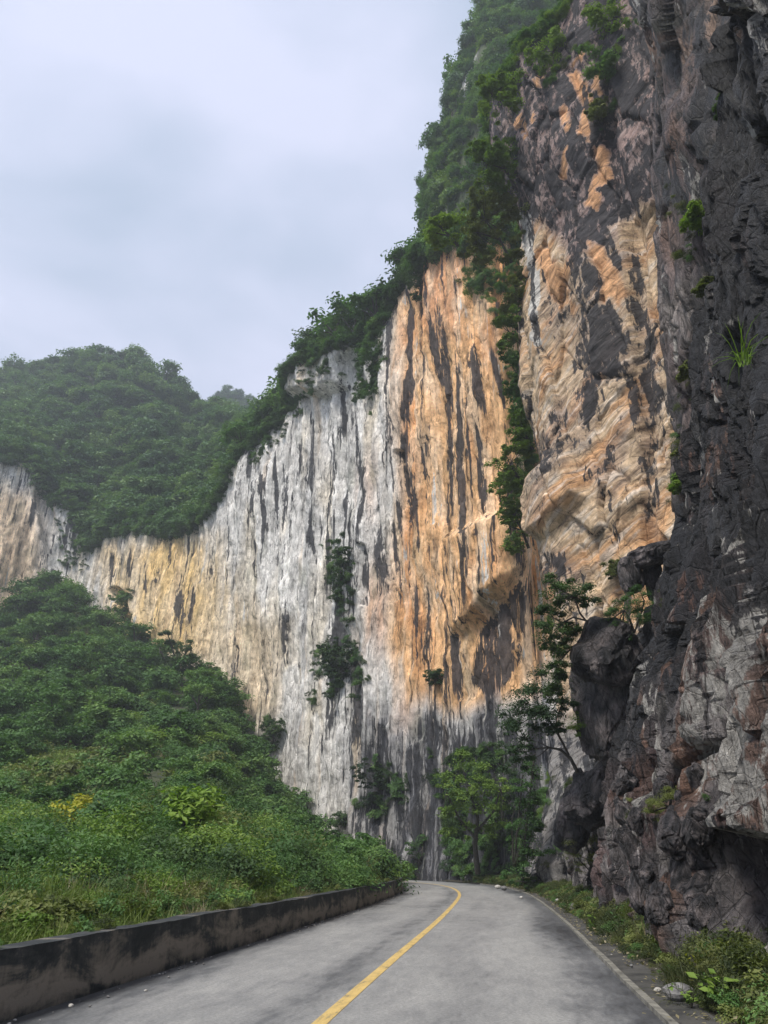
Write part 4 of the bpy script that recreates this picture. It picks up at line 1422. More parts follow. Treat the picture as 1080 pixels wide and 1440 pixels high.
scatter('near_olive_scrub', P[nr & m2], sc[nr & m2] * 1.35, ['fine_bush3', 'fine_olive0', 'fine_bush2', 'fine_bush0', 'fine_dark0'], 29)
m1, m2, m3 = m1 & ~nr, m2 & ~nr, m3 & ~nr
scatter('hillside_scrub', P[m3], sc[m3], ['bush0', 'bush1', 'bush2', 'hill_tree0', 'bright_bush2', 'hill_tree1'], 31)
scatter('dark_hillside_scrub', P[m1], sc[m1], ['bush0', 'dark_bush0', 'dark_bush1', 'bush2'], 32)
scatter('olive_hillside_scrub', P[m2], sc[m2] * 0.9, ['bush3', 'olive_bush0', 'bright_bush1', 'bright_bush0', 'bush1'], 33)

# tall grass and cane growing through the scrub
Q = hill_samples(HX, 4200, 23, dens=lambda p: 1 / (6 + 0.14 * np.hypot(p[..., 0], p[..., 1])) ** 2)
Q = Q[in_view(Q, 60)]
qr = np.hypot(Q[:, 0], Q[:, 1])
ok = (qr > 34) & (fbm(Q[:, 0] / 9, Q[:, 1] / 9, 17, 3) > 0.30)
scatter('hillside_cane', Q[ok] + (0, 0, 0.25), (0.8 + 0.014 * qr[ok]) * (0.7 + 0.6 * rng0.rand(ok.sum())), ['tuft0', 'tuft1', 'straw0', 'tuft2', 'straw1'], 36, tilt=0.25)

# the wooded far hill and the peak beyond it
P = hill_samples(FX, 3000, 41)
P = P[in_view(P, 60)]
sc = 1.7 + 3.6 * rng0.rand(len(P)) ** 2.6
P[:, 2] -= 0.5
scatter('far_forest', P, sc, ['far_tree0', 'far_tree1', 'far_tree2', 'far_tree3'], 42)
P = hill_samples(PX_, 900, 43)
scatter('distant_forest', P, 2.4 + 1.5 * rng0.rand(len(P)), ['far_tree0', 'far_tree1', 'far_tree2'], 44)

# the summit above the wall
DOME_TREES = []
n = 4200
th = math.radians(120) + rng0.rand(n) * math.radians(215)
zz = 52 + rng0.rand(n) * 102
P = dome_point(th, zz)
gap = fbm(P[:, 0] / 6, P[:, 1] / 6, P[:, 2] / 9, 3)
P = P[(gap < 0.55)]
P = P[in_view(P, 80)]
scatter('summit_scrub', P, 0.7 + 1.7 * rng0.rand(len(P)) ** 2.4, ['far_tree0', 'bright_bush2', 'far_tree1', 'hill_tree2', 'bright_bush0'], 46, tilt=0.4)

kd = 0
for _t in range(400):
    a_, z_ = math.radians(150 + 130 * rng0.rand()), 70 + 80 * rng0.rand()
    p = dome_point(np.array(a_), np.array(z_))
    if kd < 90 and in_view(p, 20):
        DOME_TREES.append(p); kd += 1

# a belt of scrub along the crest of the wall, hanging over its edge
S = SURF['cliff_face']
top = S['X'][-1]; nrm = S['N']
pts, scs = [], []
for j in range(len(top)):
    x, y, z = top[j]
    a = math.degrees(math.atan2(x, y))
    if a > 13 or a < -33:
        continue
    r = math.hypot(x, y)
    for k in range(4):
        b = rng0.rand() ** 1.3 * 6.0 - 0.7
        w = 0.45 * b + (1.0 * rng0.rand() if -14 < a < 8 else 0)
        pts.append((x - nrm[j, 0] * b, y - nrm[j, 1] * b, z + w + rng0.normal() * 0.35 - (0.6 if b < 0.8 else 0)))
        scs.append((0.85 + 0.007 * r) * (0.6 + 0.9 * rng0.rand()) * (0.8 if b < 0.8 else 1.0))
pts = np.array(pts); scs = np.array(scs)
scatter('crest_scrub', pts, scs, ['bush0', 'bush2', 'dark_bush0', 'dark_bush1', 'hill_tree0'], 48, tilt=0.3)


S = SURF['rock_buttress']
top = S['X'][-1]; nrm = S['N']
pts, scs = [], []
for j in range(len(top)):
    x, y, z = top[j]
    a = math.degrees(math.atan2(x, y))
    if a > 27:
        continue
    for k in range(3):
        b = rng0.rand() ** 1.2 * 4.5 - 0.6
        pts.append((x - nrm[j, 0] * b, y - nrm[j, 1] * b, z + 0.4 * b - (1.6 * rng0.rand() if b < 0.3 else 0)))
        scs.append((0.75 if b > 0.3 else 0.55) * (0.6 + 0.8 * rng0.rand()))
scatter('brow_scrub', np.array(pts), np.array(scs), ['bush0', 'bright_bush0', 'bush2', 'bright_bush1', 'hill_tree1'], 49, tilt=0.3)


def wall_tufts(name, surf, polys, n, s0, s1, protos, seed, out=0.25):
    """small growth rooted on a rock face inside the given outlines"""
    rng = np.random.RandomState(seed)
    s = SURF[surf]
    m = np.zeros(s['px'].shape)
    for p in polys:
        m = np.maximum(m, poly_mask(s['px'], s['py'], p, 5))
    nn = fbm(s['X'][..., 0] / 3, s['X'][..., 1] / 3, s['X'][..., 2] / 4, 3)
    m = m * (nn > -0.35)
    w = m.ravel() / m.sum()
    k = rng.choice(len(w), n, p=w)
    i, j = np.unravel_index(k, m.shape)
    p = s['X'][i, j].copy()
    p[:, :2] += s['N'][j] * out
    return scatter(name, p, s0 + (s1 - s0) * rng.rand(n) ** 1.5, protos, seed + 1, tilt=0.5)


wall_tufts('cliff_scrub', 'cliff_face',
           [[(440, 930), (470, 895), (515, 905), (525, 960), (505, 985), (450, 975)], [(455, 770), (480, 755), (500, 790), (495, 880), (478, 880), (465, 820)],
            [(500, 500), (540, 470), (545, 520), (520, 580), (500, 560)], [(495, 1110), (530, 1065), (570, 1080), (580, 1120), (545, 1150), (500, 1140)],
            [(370, 1010), (395, 1010), (395, 1070), (372, 1060)], [(610, 1060), (720, 1050), (740, 1240), (640, 1235)],
            [(75, 690), (130, 690), (120, 800), (85, 800)], [(150, 840), (185, 830), (185, 890), (150, 880)], [(340, 590), (410, 560), (400, 620), (345, 660)], [(395, 585), (420, 535), (480, 505), (485, 530), (430, 565)], [(395, 585), (420, 535), (440, 520), (440, 560), (415, 590)], [(430, 980), (455, 960), (450, 1000)],
            [(600, 330), (700, 300), (735, 330), (700, 370), (650, 400), (650, 350)]],
           900, 0.35, 1.0, ['dark_bush0', 'dark_bush1', 'dark_bush2', 'bush0', 'bush1'], 51)
wall_tufts('gully_scrub', 'cliff_face', [[(690, 330), (745, 330), (752, 560), (745, 700), (735, 790), (712, 770), (722, 640), (712, 460), (660, 400)]], 420, 0.4, 1.0,
           ['bush0', 'mid_bush0', 'mid_bush1', 'bright_bush1'], 53, out=0.6)


wall_tufts('crag_scrub', 'roadside_crag', [[(868, 1130), (1000, 1112), (1010, 1150), (880, 1180)], [(890, 860), (930, 800), (935, 860), (900, 910)], [(1030, 1190), (1080, 1180), (1080, 1210), (1040, 1215)], [(860, 1250), (960, 1290), (1040, 1370), (880, 1310)]],
           230, 0.08, 0.26, ['weed_bush0', 'weed_bush1', 'mid_bush0', 'fine_bush3', 'weed_bush2'], 55, out=0.05)
wall_tufts('upper_crag_scrub', 'upper_crag', [[(925, 560), (1000, 500), (1000, 640), (960, 720), (915, 720)], [(940, 250), (1010, 240), (1000, 420), (960, 420)], [(870, 20), (900, 20), (890, 90), (868, 90)]],
           130, 0.12, 0.42, ['weed_bush0', 'fine_bush3', 'mid_bush1', 'weed_bush2'], 57, out=0.1)
wall_tufts('buttress_scrub', 'rock_buttress', [[(765, 1080), (850, 1120), (850, 1240), (765, 1250)], [(845, 100), (870, 60), (868, 200), (842, 200)], [(735, 100), (800, 60), (830, 70), (770, 125)], [(760, 880), (800, 860), (800, 960), (765, 980)]],
           240, 0.2, 0.6, ['weed_bush0', 'fine_bush0', 'fine_bush2', 'mid_bush1', 'weed_bush2'], 59, out=0.15)

# ------------------------------------------------------------------ single plants, rocks and stones
for nm, X in (('hillside', HX), ('far_hill', FX), ('distant_peak', PX_)):
    px_, py_, dp_ = proj(X)
    c = -X[0, :, :2] / np.linalg.norm(X[0, :, :2], axis=1)[:, None]
    SURF[nm] = dict(X=X, px=px_, py=py_, dep=dp_, N=c)


def spot(px, py, depth):
    """world point at a camera depth along a photograph pixel's ray"""
    u, v = (px - 540) / FPX, (720 - py) / FPX
    return np.array((u * depth, depth * (cP - v * sP), CAM_H + depth * (sP + v * cP)))


def hero(name, label, cat, depth, limbs, clumps, mat, leaf, per, seed, root_out=0.0, slim=0.5, parts=('crown', 'trunk'), thick=0.5, group=None, squash=0.75, up=0.8):
    """a plant drawn limb by limb; limbs [[(px, py, width px, ddepth)…]], clumps [(px, py, r px, ddepth)]"""
    rng = np.random.RandomState(seed)
    k = depth / FPX
    base = spot(limbs[0][0][0], limbs[0][0][1], depth + (limbs[0][0][3] if len(limbs[0][0]) > 3 else 0))
    t = bpy.data.objects.new(name, None)
    COL.objects.link(t)
    t.location = base
    t['label'] = label; t['category'] = cat
    if group:
        t['group'] = group
    cl = []
    for c in clumps:
        dd = c[3] if len(c) > 3 else rng.normal() * c[2] * k * 0.9
        p = spot(c[0], c[1], depth + dd) - base
        cl.append((p[0], p[1], p[2], c[2] * k))
        for q in range(4):                       # satellites break the outline
            d = rng.normal(size=3) * c[2] * k * 0.8
            cl.append((p[0] + d[0], p[1] + d[1], p[2] + d[2] * 0.7, c[2] * k * (0.3 + 0.3 * rng.rand())))
    cl = [(c[0], c[1], c[2], c[3] * (1.5 if depth < 48 else 1.25)) for c in cl]
    link(parts[0], crown_mesh(parts[0], cl, int(per * (3.4 if depth < 48 else 1.8)), leaf * (0.52 if depth < 48 else 0.68), seed, mat, slim=slim, squash=squash, up=up), t)
    paths = []
    for L_ in limbs:
        pts = [spot(q[0], q[1], depth + (q[3] if len(q) > 3 else 0)) - base for q in L_]
        paths.append((pts, [max(q[2] * k * thick, 0.006) for q in L_]))
    tip = [np.array(p[0][-1]) for p in paths]
    for c in cl[::3]:
        j = min(range(len(tip)), key=lambda i: np.linalg.norm(tip[i] - np.array(c[:3])))
        a = tip[j]; e = np.array(c[:3])
        mid = (a + e) / 2 + rng.normal(size=3) * 0.1 * np.linalg.norm(e - a)
        paths.append(([a, mid, e], [0.018 + 0.0003 * depth, 0.012, 0.006]))
    link(parts[1], tube_mesh(parts[1], paths, M_BARK, 5), t)
    return t


def depth_of(px, py, surf):
    p, n = at(px, py, surf)
    return float(proj(p)[2])


# rock pillar leaning out of the crag, and loose blocks that make up its foot
pd = depth_of(870, 1000, 'roadside_crag')
kp = pd / FPX
pillar = link('rock_pillar', boulder_mesh('rock_pillar', 34 * kp, 60 * kp, 80 * kp, 3.0, M_CRAG, sub=70, amp=0.18, taper=0.3), loc=spot(858, 985, pd + 0.3), rot=(0.1, 0.22, 0.5), kind='structure')
for i, (px, py, w, h, dd, rt) in enumerate([(850, 915, 35, 46, -0.45, (0.15, 0.3, 0.3)), (880, 925, 15, 20, -0.7, (0.3, 0.2, 1.0)), (886, 955, 13, 16, -0.7, (0.1, 0.5, 0.2)),
                                            (884, 1000, 15, 26, -0.6, (0.1, 0.1, 1.4)), (878, 1060, 24, 30, -0.2, (0.3, 0.1, 0.5)), (842, 1108, 16, 34, 0.3, (0.2, 0.2, 0.2)), (826, 1122, 24, 40, 0.9, (0.1, 0.25, 0.4)), (806, 1150, 22, 46, 1.6, (0.1, 0.2, 0.9))]):
    link('rock_block', boulder_mesh('rock_block', w * kp, w * kp * 1.1, h * kp, 7.0 + i * 2.3, M_CRAG, sub=26, amp=0.17), pillar,
         loc=pillar.matrix_basis.inverted() @ __import__('mathutils').Vector(spot(px, py, pd + dd)), rot=rt)
rngb = np.random.RandomState(77)
BLOCKS = [boulder_mesh('rock_block', 1, 0.9, 1.25, 30 + i * 3.1, M_CRAG, sub=22, amp=0.16) for i in range(6)]
for i in range(40):
    px = 860 + 130 * rngb.rand(); lo = 1240 + (px - 860) * 0.55
    py = 1060 + (lo - 1060) * rngb.rand() ** 0.6
    p, n = at(px, py, 'roadside_crag', 0.0)
    s_ = (0.08 + 0.16 * rngb.rand() ** 2)
    p[:2] -= n * s_ * 0.35
    link('rock_block', BLOCKS[i % 6], crag, loc=p, rot=tuple(rngb.normal(size=3) * 0.5), scale=(s_, s_ * 0.9, s_ * (0.8 + 0.8 * rngb.rand())))
# overhung block over the little cave high on the right
cd = depth_of(905, 790, 'upper_crag') - 0.4
for px, py, w, h in ((919, 781, 33, 15), (886, 808, 14, 24), (922, 822, 13, 28)):
    link('rock_block', boulder_mesh('rock_block', w * cd / FPX, w * cd / FPX, h * cd / FPX, 51 + px, M_CRAG, sub=24, amp=0.16), bpy.data.objects['upper_crag'], loc=spot(px, py, cd), rot=(0.1, -0.25, 0.3))

# trees and bushes on the crags
hd = pd - 0.4
hero('crag_tree', 'dark-leaved tree with bent branches rooted on top of the leaning rock pillar', 'tree', hd,
     [[(822, 912, 5), (818, 895, 4), (826, 875, 3.5), (815, 862, 3), (808, 840, 2.5)], [(826, 873, 3), (806, 868, 2.5), (790, 876, 2)], [(820, 905, 3), (800, 915, 2.5), (782, 935, 2)]],
     [(776, 838, 15), (796, 828, 15), (815, 832, 13), (828, 846, 10), (768, 858, 12), (786, 856, 12), (772, 884, 12), (792, 884, 11), (810, 886, 9), (766, 902, 12), (786, 918, 13), (800, 902, 9), (772, 940, 11), (790, 952, 11), (775, 968, 10)],
     M_LEAF_DARK, 0.16, 60, 901, thick=0.5)
hero('leaning_tree', 'dark round-crowned tree leaning left on a bare curved trunk below the rock pillar', 'tree', hd + 1.0,
     [[(812, 1086, 6), (802, 1066, 5), (788, 1054, 4), (772, 1051, 2.5)], [(800, 1062, 3.5), (786, 1035, 3.5), (776, 1018, 3), (760, 1000, 2)], [(786, 1036, 3), (782, 1012, 2), (790, 990, 1.5)]],
     [(720, 1000, 16), (738, 985, 18), (760, 970, 18), (782, 975, 14), (745, 1010, 18), (768, 1000, 16), (722, 1025, 14), (748, 1035, 14), (775, 1025, 10), (735, 1050, 12), (795, 990, 10), (728, 1070, 12)],
     M_LEAF_DARK, 0.16, 70, 903)
hero('ledge_bush', 'feathery green bush on the rock ledge just right of the pillar top', 'bush', hd - 0.3,
     [[(892, 890, 4), (886, 872, 3), (878, 858, 2)], [(892, 890, 3), (900, 868, 2.5), (906, 845, 2)]],
     [(868, 862, 12), (884, 850, 13), (900, 838, 12), (888, 872, 14), (872, 882, 12), (905, 858, 10), (858, 872, 8), (880, 895, 10)], M_LEAF, 0.13, 80, 905, slim=0.28, parts=('foliage', 'stem'))
hero('small_bush', 'small yellowish-green bush tucked under the leaning tree beside the pillar', 'bush', hd + 0.8,
     [[(818, 1045, 3), (812, 1030, 2)]], [(808, 1022, 11), (818, 1008, 9), (822, 1030, 8)], M_LEAF_LIME, 0.10, 70, 907, parts=('foliage', 'stem'))
bd = depth_of(760, 1180, 'rock_buttress')
td = depth_of(655, 1180, 'cliff_face') - 5
hero('bright_tree', 'bright green spreading tree at the foot of the grey bend', 'tree', td,
     [[(672, 1228, 9), (668, 1190, 7), (672, 1150, 5), (660, 1110, 3)], [(670, 1180, 5), (645, 1150, 3), (628, 1115, 2)], [(670, 1170, 5), (695, 1140, 3), (705, 1105, 2)]],
     [(630, 1095, 15), (652, 1078, 16), (676, 1085, 16), (640, 1120, 15), (664, 1112, 17), (690, 1110, 15), (628, 1145, 11), (650, 1140, 14), (676, 1140, 16), (700, 1135, 12), (634, 1168, 9), (660, 1165, 12), (686, 1166, 12), (648, 1062, 9), (706, 1160, 10)],
     M_LEAF_BRIGHT, 0.30, 60, 909)
hero('dark_bush', 'dark leafy bush behind the bright tree, against the black rock of the bend', 'bush', td + 2.5,
     [[(705, 1230, 7), (706, 1180, 5), (708, 1120, 3)]], [(700, 1075, 14), (718, 1090, 14), (712, 1115, 15), (722, 1140, 14), (705, 1050, 10), (715, 1170, 13), (700, 1200, 12), (722, 1205, 12)], M_LEAF_DARK, 0.26, 60, 911, parts=('foliage', 'stem'))
hero('hanging_vine', 'curtain of green creeper hanging down the rock between bend and crag', 'creeper', bd - 1.2,
     [[(752, 1060, 3), (745, 1120, 3), (738, 1180, 3), (735, 1240, 3)], [(735, 1090, 2), (728, 1160, 2), (722, 1220, 2)]],
     [(750, 1085, 11), (740, 1105, 12), (752, 1125, 11), (736, 1135, 12), (748, 1155, 12), (732, 1165, 12), (744, 1185, 12), (730, 1195, 12), (742, 1212, 12), (728, 1225, 11), (740, 1240, 11), (752, 1200, 9), (756, 1165, 8), (750, 1250, 9)],
     M_LEAF, 0.20, 80, 913, parts=('foliage', 'stem'))
td2 = depth_of(590, 1190, 'cliff_face') - 1.0
hero('cliff_foot_bush', 'small green bush at the cliff foot left of the bright tree', 'bush', td2, [[(592, 1232, 4), (590, 1210, 3)]],
     [(582, 1190, 9), (596, 1182, 9), (590, 1205, 10), (600, 1215, 9), (584, 1220, 9), (604, 1232, 8), (578, 1235, 7)], M_LEAF, 0.25, 70, 915, parts=('foliage', 'stem'))
ld = depth_of(835, 1190, 'roadside_crag') - 0.5
hero('twiggy_shrub', 'sparse olive shrub with thin drooping twigs at the foot of the crag', 'shrub', ld,
     [[(838, 1240, 4), (832, 1210, 3), (820, 1175, 2)], [(836, 1225, 3), (845, 1190, 2), (852, 1160, 1.5)], [(835, 1230, 2), (815, 1210, 1.5), (805, 1195, 1)]],
     [(812, 1170, 14), (830, 1160, 14), (848, 1160, 13), (820, 1190, 15), (842, 1185, 15), (806, 1195, 11), (830, 1210, 13), (852, 1180, 9), (815, 1218, 10)], M_LEAF_OLIVE, 0.065, 90, 917, slim=0.45, parts=('foliage', 'stem'))
gd = depth_of(940, 1130, 'roadside_crag') - 0.25
hero('ledge_grass', 'yellow-green grassy clump on the ledge of the dark crag', 'plant', gd,
     [[(945, 1150, 2), (942, 1135, 1.5)]], [(925, 1128, 9), (942, 1120, 11), (960, 1122, 10), (975, 1130, 9), (915, 1140, 7), (935, 1142, 10), (958, 1142, 9), (930, 1155, 7)], M_LEAF_OLIVE, 0.07, 110, 919, slim=0.16, parts=('foliage', 'stem'))
for lab, px, py, r, mat, surf, sd in (
        ('pale green bush on the dark upper crag, at its right side', 988, 300, 20, M_LEAF_LIME, 'upper_crag', 1), ('small grassy bush in the crack of the pinkish upper crag', 975, 520, 13, M_LEAF_OLIVE, 'upper_crag', 2),
        ('little yellow-green bush low on the upper crag over the cave', 958, 680, 12, M_LEAF_LIME, 'upper_crag', 3), ('bright bush on the brow of the orange buttress, topmost', 850, 30, 22, M_LEAF_BRIGHT, 'rock_buttress', 4),
        ('bright spreading bush over the black prow of the buttress', 778, 72, 24, M_LEAF_BRIGHT, 'rock_buttress', 5), ('drooping green bush down the black prow of the buttress', 848, 90, 20, M_LEAF, 'rock_buttress', 6),
        ('thin dull bush halfway down the black prow', 845, 155, 13, M_LEAF_OLIVE, 'rock_buttress', 7), ('thin scrub at the top edge of the right-hand crag', 1030, 150, 16, M_LEAF_DARK, 'upper_crag', 8),
        ('tuft of weeds in the crack above the cave mouth', 960, 640, 9, M_LEAF_OLIVE, 'upper_crag', 9), ('small bush on the tan rock foot of the buttress', 866, 800, 12, M_LEAF_OLIVE, 'rock_buttress', 10),
        ('dull tuft beside the pinkish slab of the upper crag', 1000, 400, 13, M_LEAF_OLIVE, 'upper_crag', 11)):
    d = depth_of(px, py, surf) - 0.3
    rr = random.Random(sd)
    hero('crag_bush', lab, 'bush', d, [[(px, py + r * 0.8, 2), (px, py, 1.5)]], [(px + rr.uniform(-r, r), py + rr.uniform(-r * .8, r * .8), r * rr.uniform(.35, .55)) for _ in range(9)], mat, 0.0042 * d + 0.03, 60, 930 + sd, parts=('foliage', 'stem'))

# growth in the cleft between the orange wall and the buttress
for i, (lab, px, py, rx, ry, mat) in enumerate((
        ('broad bushy tree filling the top of the cleft beside the black prow', 690, 320, 42, 55, M_LEAF_OLIVE), ('olive bush below the broad tree, in the cleft', 728, 410, 20, 34, M_LEAF_OLIVE),
        ('mid green bush hanging in the cleft beside the white rock lip', 728, 465, 22, 30, M_LEAF_BRIGHT), ('dense dark bush in the middle of the cleft', 732, 535, 20, 42, M_LEAF),
        ('fresh green bush in the cleft beside the tan buttress', 738, 610, 16, 26, M_LEAF_BRIGHT), ('bushy tree reaching out of the cleft over the orange wall', 722, 660, 24, 36, M_LEAF_BRIGHT),
        ('bright bush at the bottom of the cleft above the slanting roof', 728, 735, 22, 40, M_LEAF_BRIGHT), ('green tree on the slope left of the black prow', 700, 225, 34, 42, M_LEAF_BRIGHT),
        ('yellowish bushy tree at the top edge of the orange wall', 625, 325, 28, 24, M_LEAF_LIME), ('tall tree with spreading branches left of the black prow tip', 705, 130, 26, 34, M_LEAF_BRIGHT))):
    surf = 'cliff_face'
    d = min(depth_of(px, py, 'cliff_face'), depth_of(748, 480, 'rock_buttress') + 6) - 1.0
    rr = random.Random(40 + i)
    n = int(8 + rx * ry / 90)
    hero('cleft_tree' if rx > 22 else 'cleft_bush', lab, 'tree' if rx > 22 else 'bush', d,
         [[(px + rx * .7, py + ry * .9, 5), (px + rx * .3, py + ry * .3, 3.5), (px - rx * .2, py - ry * .2, 2)], [(px + rx * .3, py + ry * .3, 3), (px - rx * .5, py + ry * .1, 1.5)]],
         [(px + rx * rr.uniform(-.9, .9), py + ry * rr.uniform(-.9, .9), 9 * rr.uniform(.7, 1.2)) for _ in range(n)], mat, 0.30, 48, 960 + i, parts=('crown', 'trunk') if rx > 22 else ('foliage', 'stem'))

# bushes on the face of the wall
for i, (lab, px, py, rx, ry, mat) in enumerate((
        ('dark bush clump growing on the pale wall above the grey bend', 482, 945, 34, 40, M_LEAF_DARK), ('thin dark growth hanging high on the pale wall', 478, 810, 14, 50, M_LEAF_DARK),
        ('wide dark bush low on the grey cliff left of the bright tree', 535, 1100, 36, 30, M_LEAF_DARK), ('hanging green creeper under the overhanging roof of the pale wall', 522, 520, 16, 40, M_LEAF),
        ('small rounded bush jutting from the white rock foot', 478, 1152, 10, 8, M_LEAF_DARK), ('creeper at the left foot of the pale wall', 383, 1035, 12, 24, M_LEAF_DARK),
        ('green growth on the dark left end of the yellow wall', 172, 862, 16, 24, M_LEAF), ('small dark tuft on the orange wall left of the slanting roof', 612, 955, 8, 9, M_LEAF_DARK),
        ('dark bush over the top left of the orange wall', 590, 400, 14, 26, M_LEAF_DARK))):
    d = depth_of(px, py, 'cliff_face') - 0.6
    rr = random.Random(80 + i)
    n = int(7 + rx * ry / 80)
    hero('wall_bush', lab, 'bush', d, [[(px, py + ry * .7, 3), (px + 2, py, 2)]],
         [(px + rx * rr.uniform(-.9, .9), py + ry * rr.uniform(-.9, .9), 8 * rr.uniform(.6, 1.2)) for _ in range(n)], mat, 0.0034 * d + 0.06, 40, 1000 + i, parts=('foliage', 'stem'))


# trees along the crest of the wall against the sky
def crest(px, back=1.5):
    s = SURF['cliff_face']
    r = s['X'][-1]
    ok = np.abs(s['px'][-1] - px)
    j = ok.argmin()
    p = r[j].copy(); p[:2] -= s['N'][j] * back; p[2] += 0.2
    return p


CREST = [(338, 2.6, 'rounded tree at the low left end of the wall crest'), (362, 2.4, 'bushy tree on the crest second from the left end'), (384, 2.9, 'tall airy tree standing up against the sky left of the roof'),
         (404, 2.3, 'leafy tree on the crest just left of the overhanging roof'), (424, 2.2, 'small tree on top of the overhanging roof, left part'), (446, 2.8, 'tall tree on top of the overhanging roof, middle'),
         (468, 3.0, 'spreading tree on top of the overhanging roof, right part'), (488, 2.6, 'dense tree on the crest right of the overhanging roof'), (508, 2.9, 'dark tree on the crest over the creeper'),
         (526, 3.1, 'broad tree where the crest begins to climb steeply'), (543, 2.8, 'high tree on the steep part of the crest'), (558, 2.8, 'dense tree at the top left corner of the orange wall'),
         (574, 2.4, 'dark tree above the top of the orange wall'), (594, 2.2, 'green tree on the crest below the summit hill')]
for i, (px, r, lab) in enumerate(CREST):
    plant(('dark_tree%d' if i % 3 else 'hill_tree%d') % (i % 4), 'crest_tree', lab, 'tree', crest(px, 0.4 + (i % 3)), r * 1.45, 'trees along the crest of the wall', tilt=(0.1 * math.sin(i), 0.12 * math.cos(i * 2)))
for i in range(26):
    px = 335 + 250 * (i + 0.5) / 26
    plant('bush%d' % (i % 3) if i % 2 else 'dark_bush%d' % (i % 4), 'crest_bush', 'dark green bush hanging over the crest of the pale wall', 'bush', crest(px, -0.2 + 0.5 * (i % 3)) - np.array((0, 0, 0.8 * (i % 2))), 1.5 + 0.3 * (i % 4), 'bushes hanging over the crest of the wall', parts=('foliage', 'stem'))

# strip of bright trees on the shelf above the yellow wall
for i, (px, py, r) in enumerate([(150, 735, 4), (175, 720, 4.2), (200, 730, 4), (228, 725, 4), (250, 735, 3.6), (275, 720, 4.2), (300, 700, 4.2), (322, 680, 3.8), (310, 655, 4), (285, 690, 4), (210, 700, 4), (240, 700, 4),
                                 (140, 690, 4.5), (165, 680, 4.5), (110, 720, 4), (120, 750, 3.6), (98, 690, 4)]):
    p, n = at(px, py, 'far_hill')
    plant('hill_tree%d' % (i % 4), 'shelf_tree', 'round green tree on the shelf above the yellow rock wall', 'tree', p - np.array((0, 0, 0.6)), r * 0.72, 'trees on the shelf above the yellow wall')
# skyline and single crowns of the far wooded hill
rf = np.random.RandomState(61)
for i in range(24):
    px = 5 + i * 12.5
    p, n = at(px, 470, 'far_hill')
    j = np.abs(SURF['far_hill']['px'][-2] - px).argmin()
    p = SURF['far_hill']['X'][-2, j]
    plant('far_tree%d' % (i % 4), 'skyline_tree', 'rounded tree on the skyline of the far wooded hill', 'tree', p - np.array((0, 0, 0.4)), 2.3 + 1.6 * rf.rand(), 'skyline trees of the far wooded hill')
k = 0
P = hill_samples(FX, 600, 63)
P = P[in_view(P, 0)]
vis = proj(P)
for p, px, py in zip(P, vis[0], vis[1]):
    if px > 335 or k >= 90:
        continue
    plant('far_tree%d' % (k % 4), 'far_tree', 'large rounded tree of the far hill forest, ' + ('left side' if px < 100 else 'middle' if px < 215 else 'right side') + (', near the top' if py < 580 else ', halfway up' if py < 650 else ', near the rock wall'), 'tree', p - np.array((0, 0, 0.3)), 3.8 + 2.4 * rf.rand(), 'larger trees of the far hill forest')
    k += 1

for i, p in enumerate(DOME_TREES):
    w_ = ('near the sky edge of the summit' if p[0] < 12 else 'on the middle of the summit' if p[0] < 20 else 'by the black prow') + (', high up' if p[2] > 115 else ', low down')
    plant('hill_tree%d' % (i % 4) if i % 3 else 'dark_tree%d' % (i % 4), 'summit_tree', ('green' if i % 3 else 'dark') + ' tree on the steep summit, ' + w_.replace(' of the summit', ''), 'tree', p, 1.5 + 1.7 * rf.rand() ** 1.5, 'trees on the steep summit', tilt=(0.2 * math.sin(i), 0.2 * math.cos(i)))

# hillside: named plants first, then the larger bushes of the scrub
NAMED = [('yellow_bush0', 'yellow_shrub', 'bright yellow-leaved shrub low on the green hillside', 'shrub', 97, 1190, 1.55), ('lime_bush0', 'lime_shrub', 'pale lime shrub in the middle of the hillside below the yellow rock', 'shrub', 215, 1066, 2.2),
         ('lime_bush1', 'conical_shrub', 'upright conical light green shrub above the roadside grass', 'shrub', 264, 1212, 1.7), ('dark_tree1', 'dark_tree', 'dark tree at the hill edge against the cream rock', 'tree', 320, 1000, 3.2),
         ('hill_tree2', 'round_tree', 'large round green tree on the hill edge below the dark bamboo', 'tree', 285, 985, 3.6), ('dark_tree2', 'dark_tree', 'dark green tree where the hillside meets the white rock foot', 'tree', 392, 1158, 2.3),
         ('dark_tree0', 'dark_tree', 'dark rounded tree beside the white rock foot, nearer the road', 'tree', 425, 1190, 1.7), ('bright_bush0', 'roadside_bush', 'bright green bush over the grass bank near the bend', 'bush', 452, 1222, 1.1),
         ('bush1', 'roadside_bush', 'rounded bush at the end of the grass bank by the bend', 'bush', 500, 1224, 1.3), ('olive_bush1', 'olive_shrub', 'olive shrub on the hillside left of the conical shrub', 'shrub', 190, 1200, 1.2),
         ('hill_tree0', 'round_tree', 'leafy tree at the top left of the hillside before the pale rock', 'tree', 62, 838, 4.6), ('hill_tree3', 'round_tree', 'dense tree right of the top left tree on the hill crest', 'tree', 96, 850, 4.2),
         ('dark_tree3', 'round_tree', 'dark tree at the left border below the hill crest', 'tree', 20, 880, 4.6), ('hill_tree1', 'round_tree', 'round tree on the crest above the dark cave of the yellow wall', 'tree', 130, 880, 3.6)]
for kind, nm, lab, cat, px, py, r in NAMED:
    p, n = at(px, py, 'hillside')
    tree = 'tree' in kind
    plant(kind, nm, lab, cat, p + np.array((0, 0, -0.2 if tree else 0.38 * r)), r * (0.8 if tree else 0.9), parts=('crown', 'trunk') if tree else ('foliage', 'stem'))
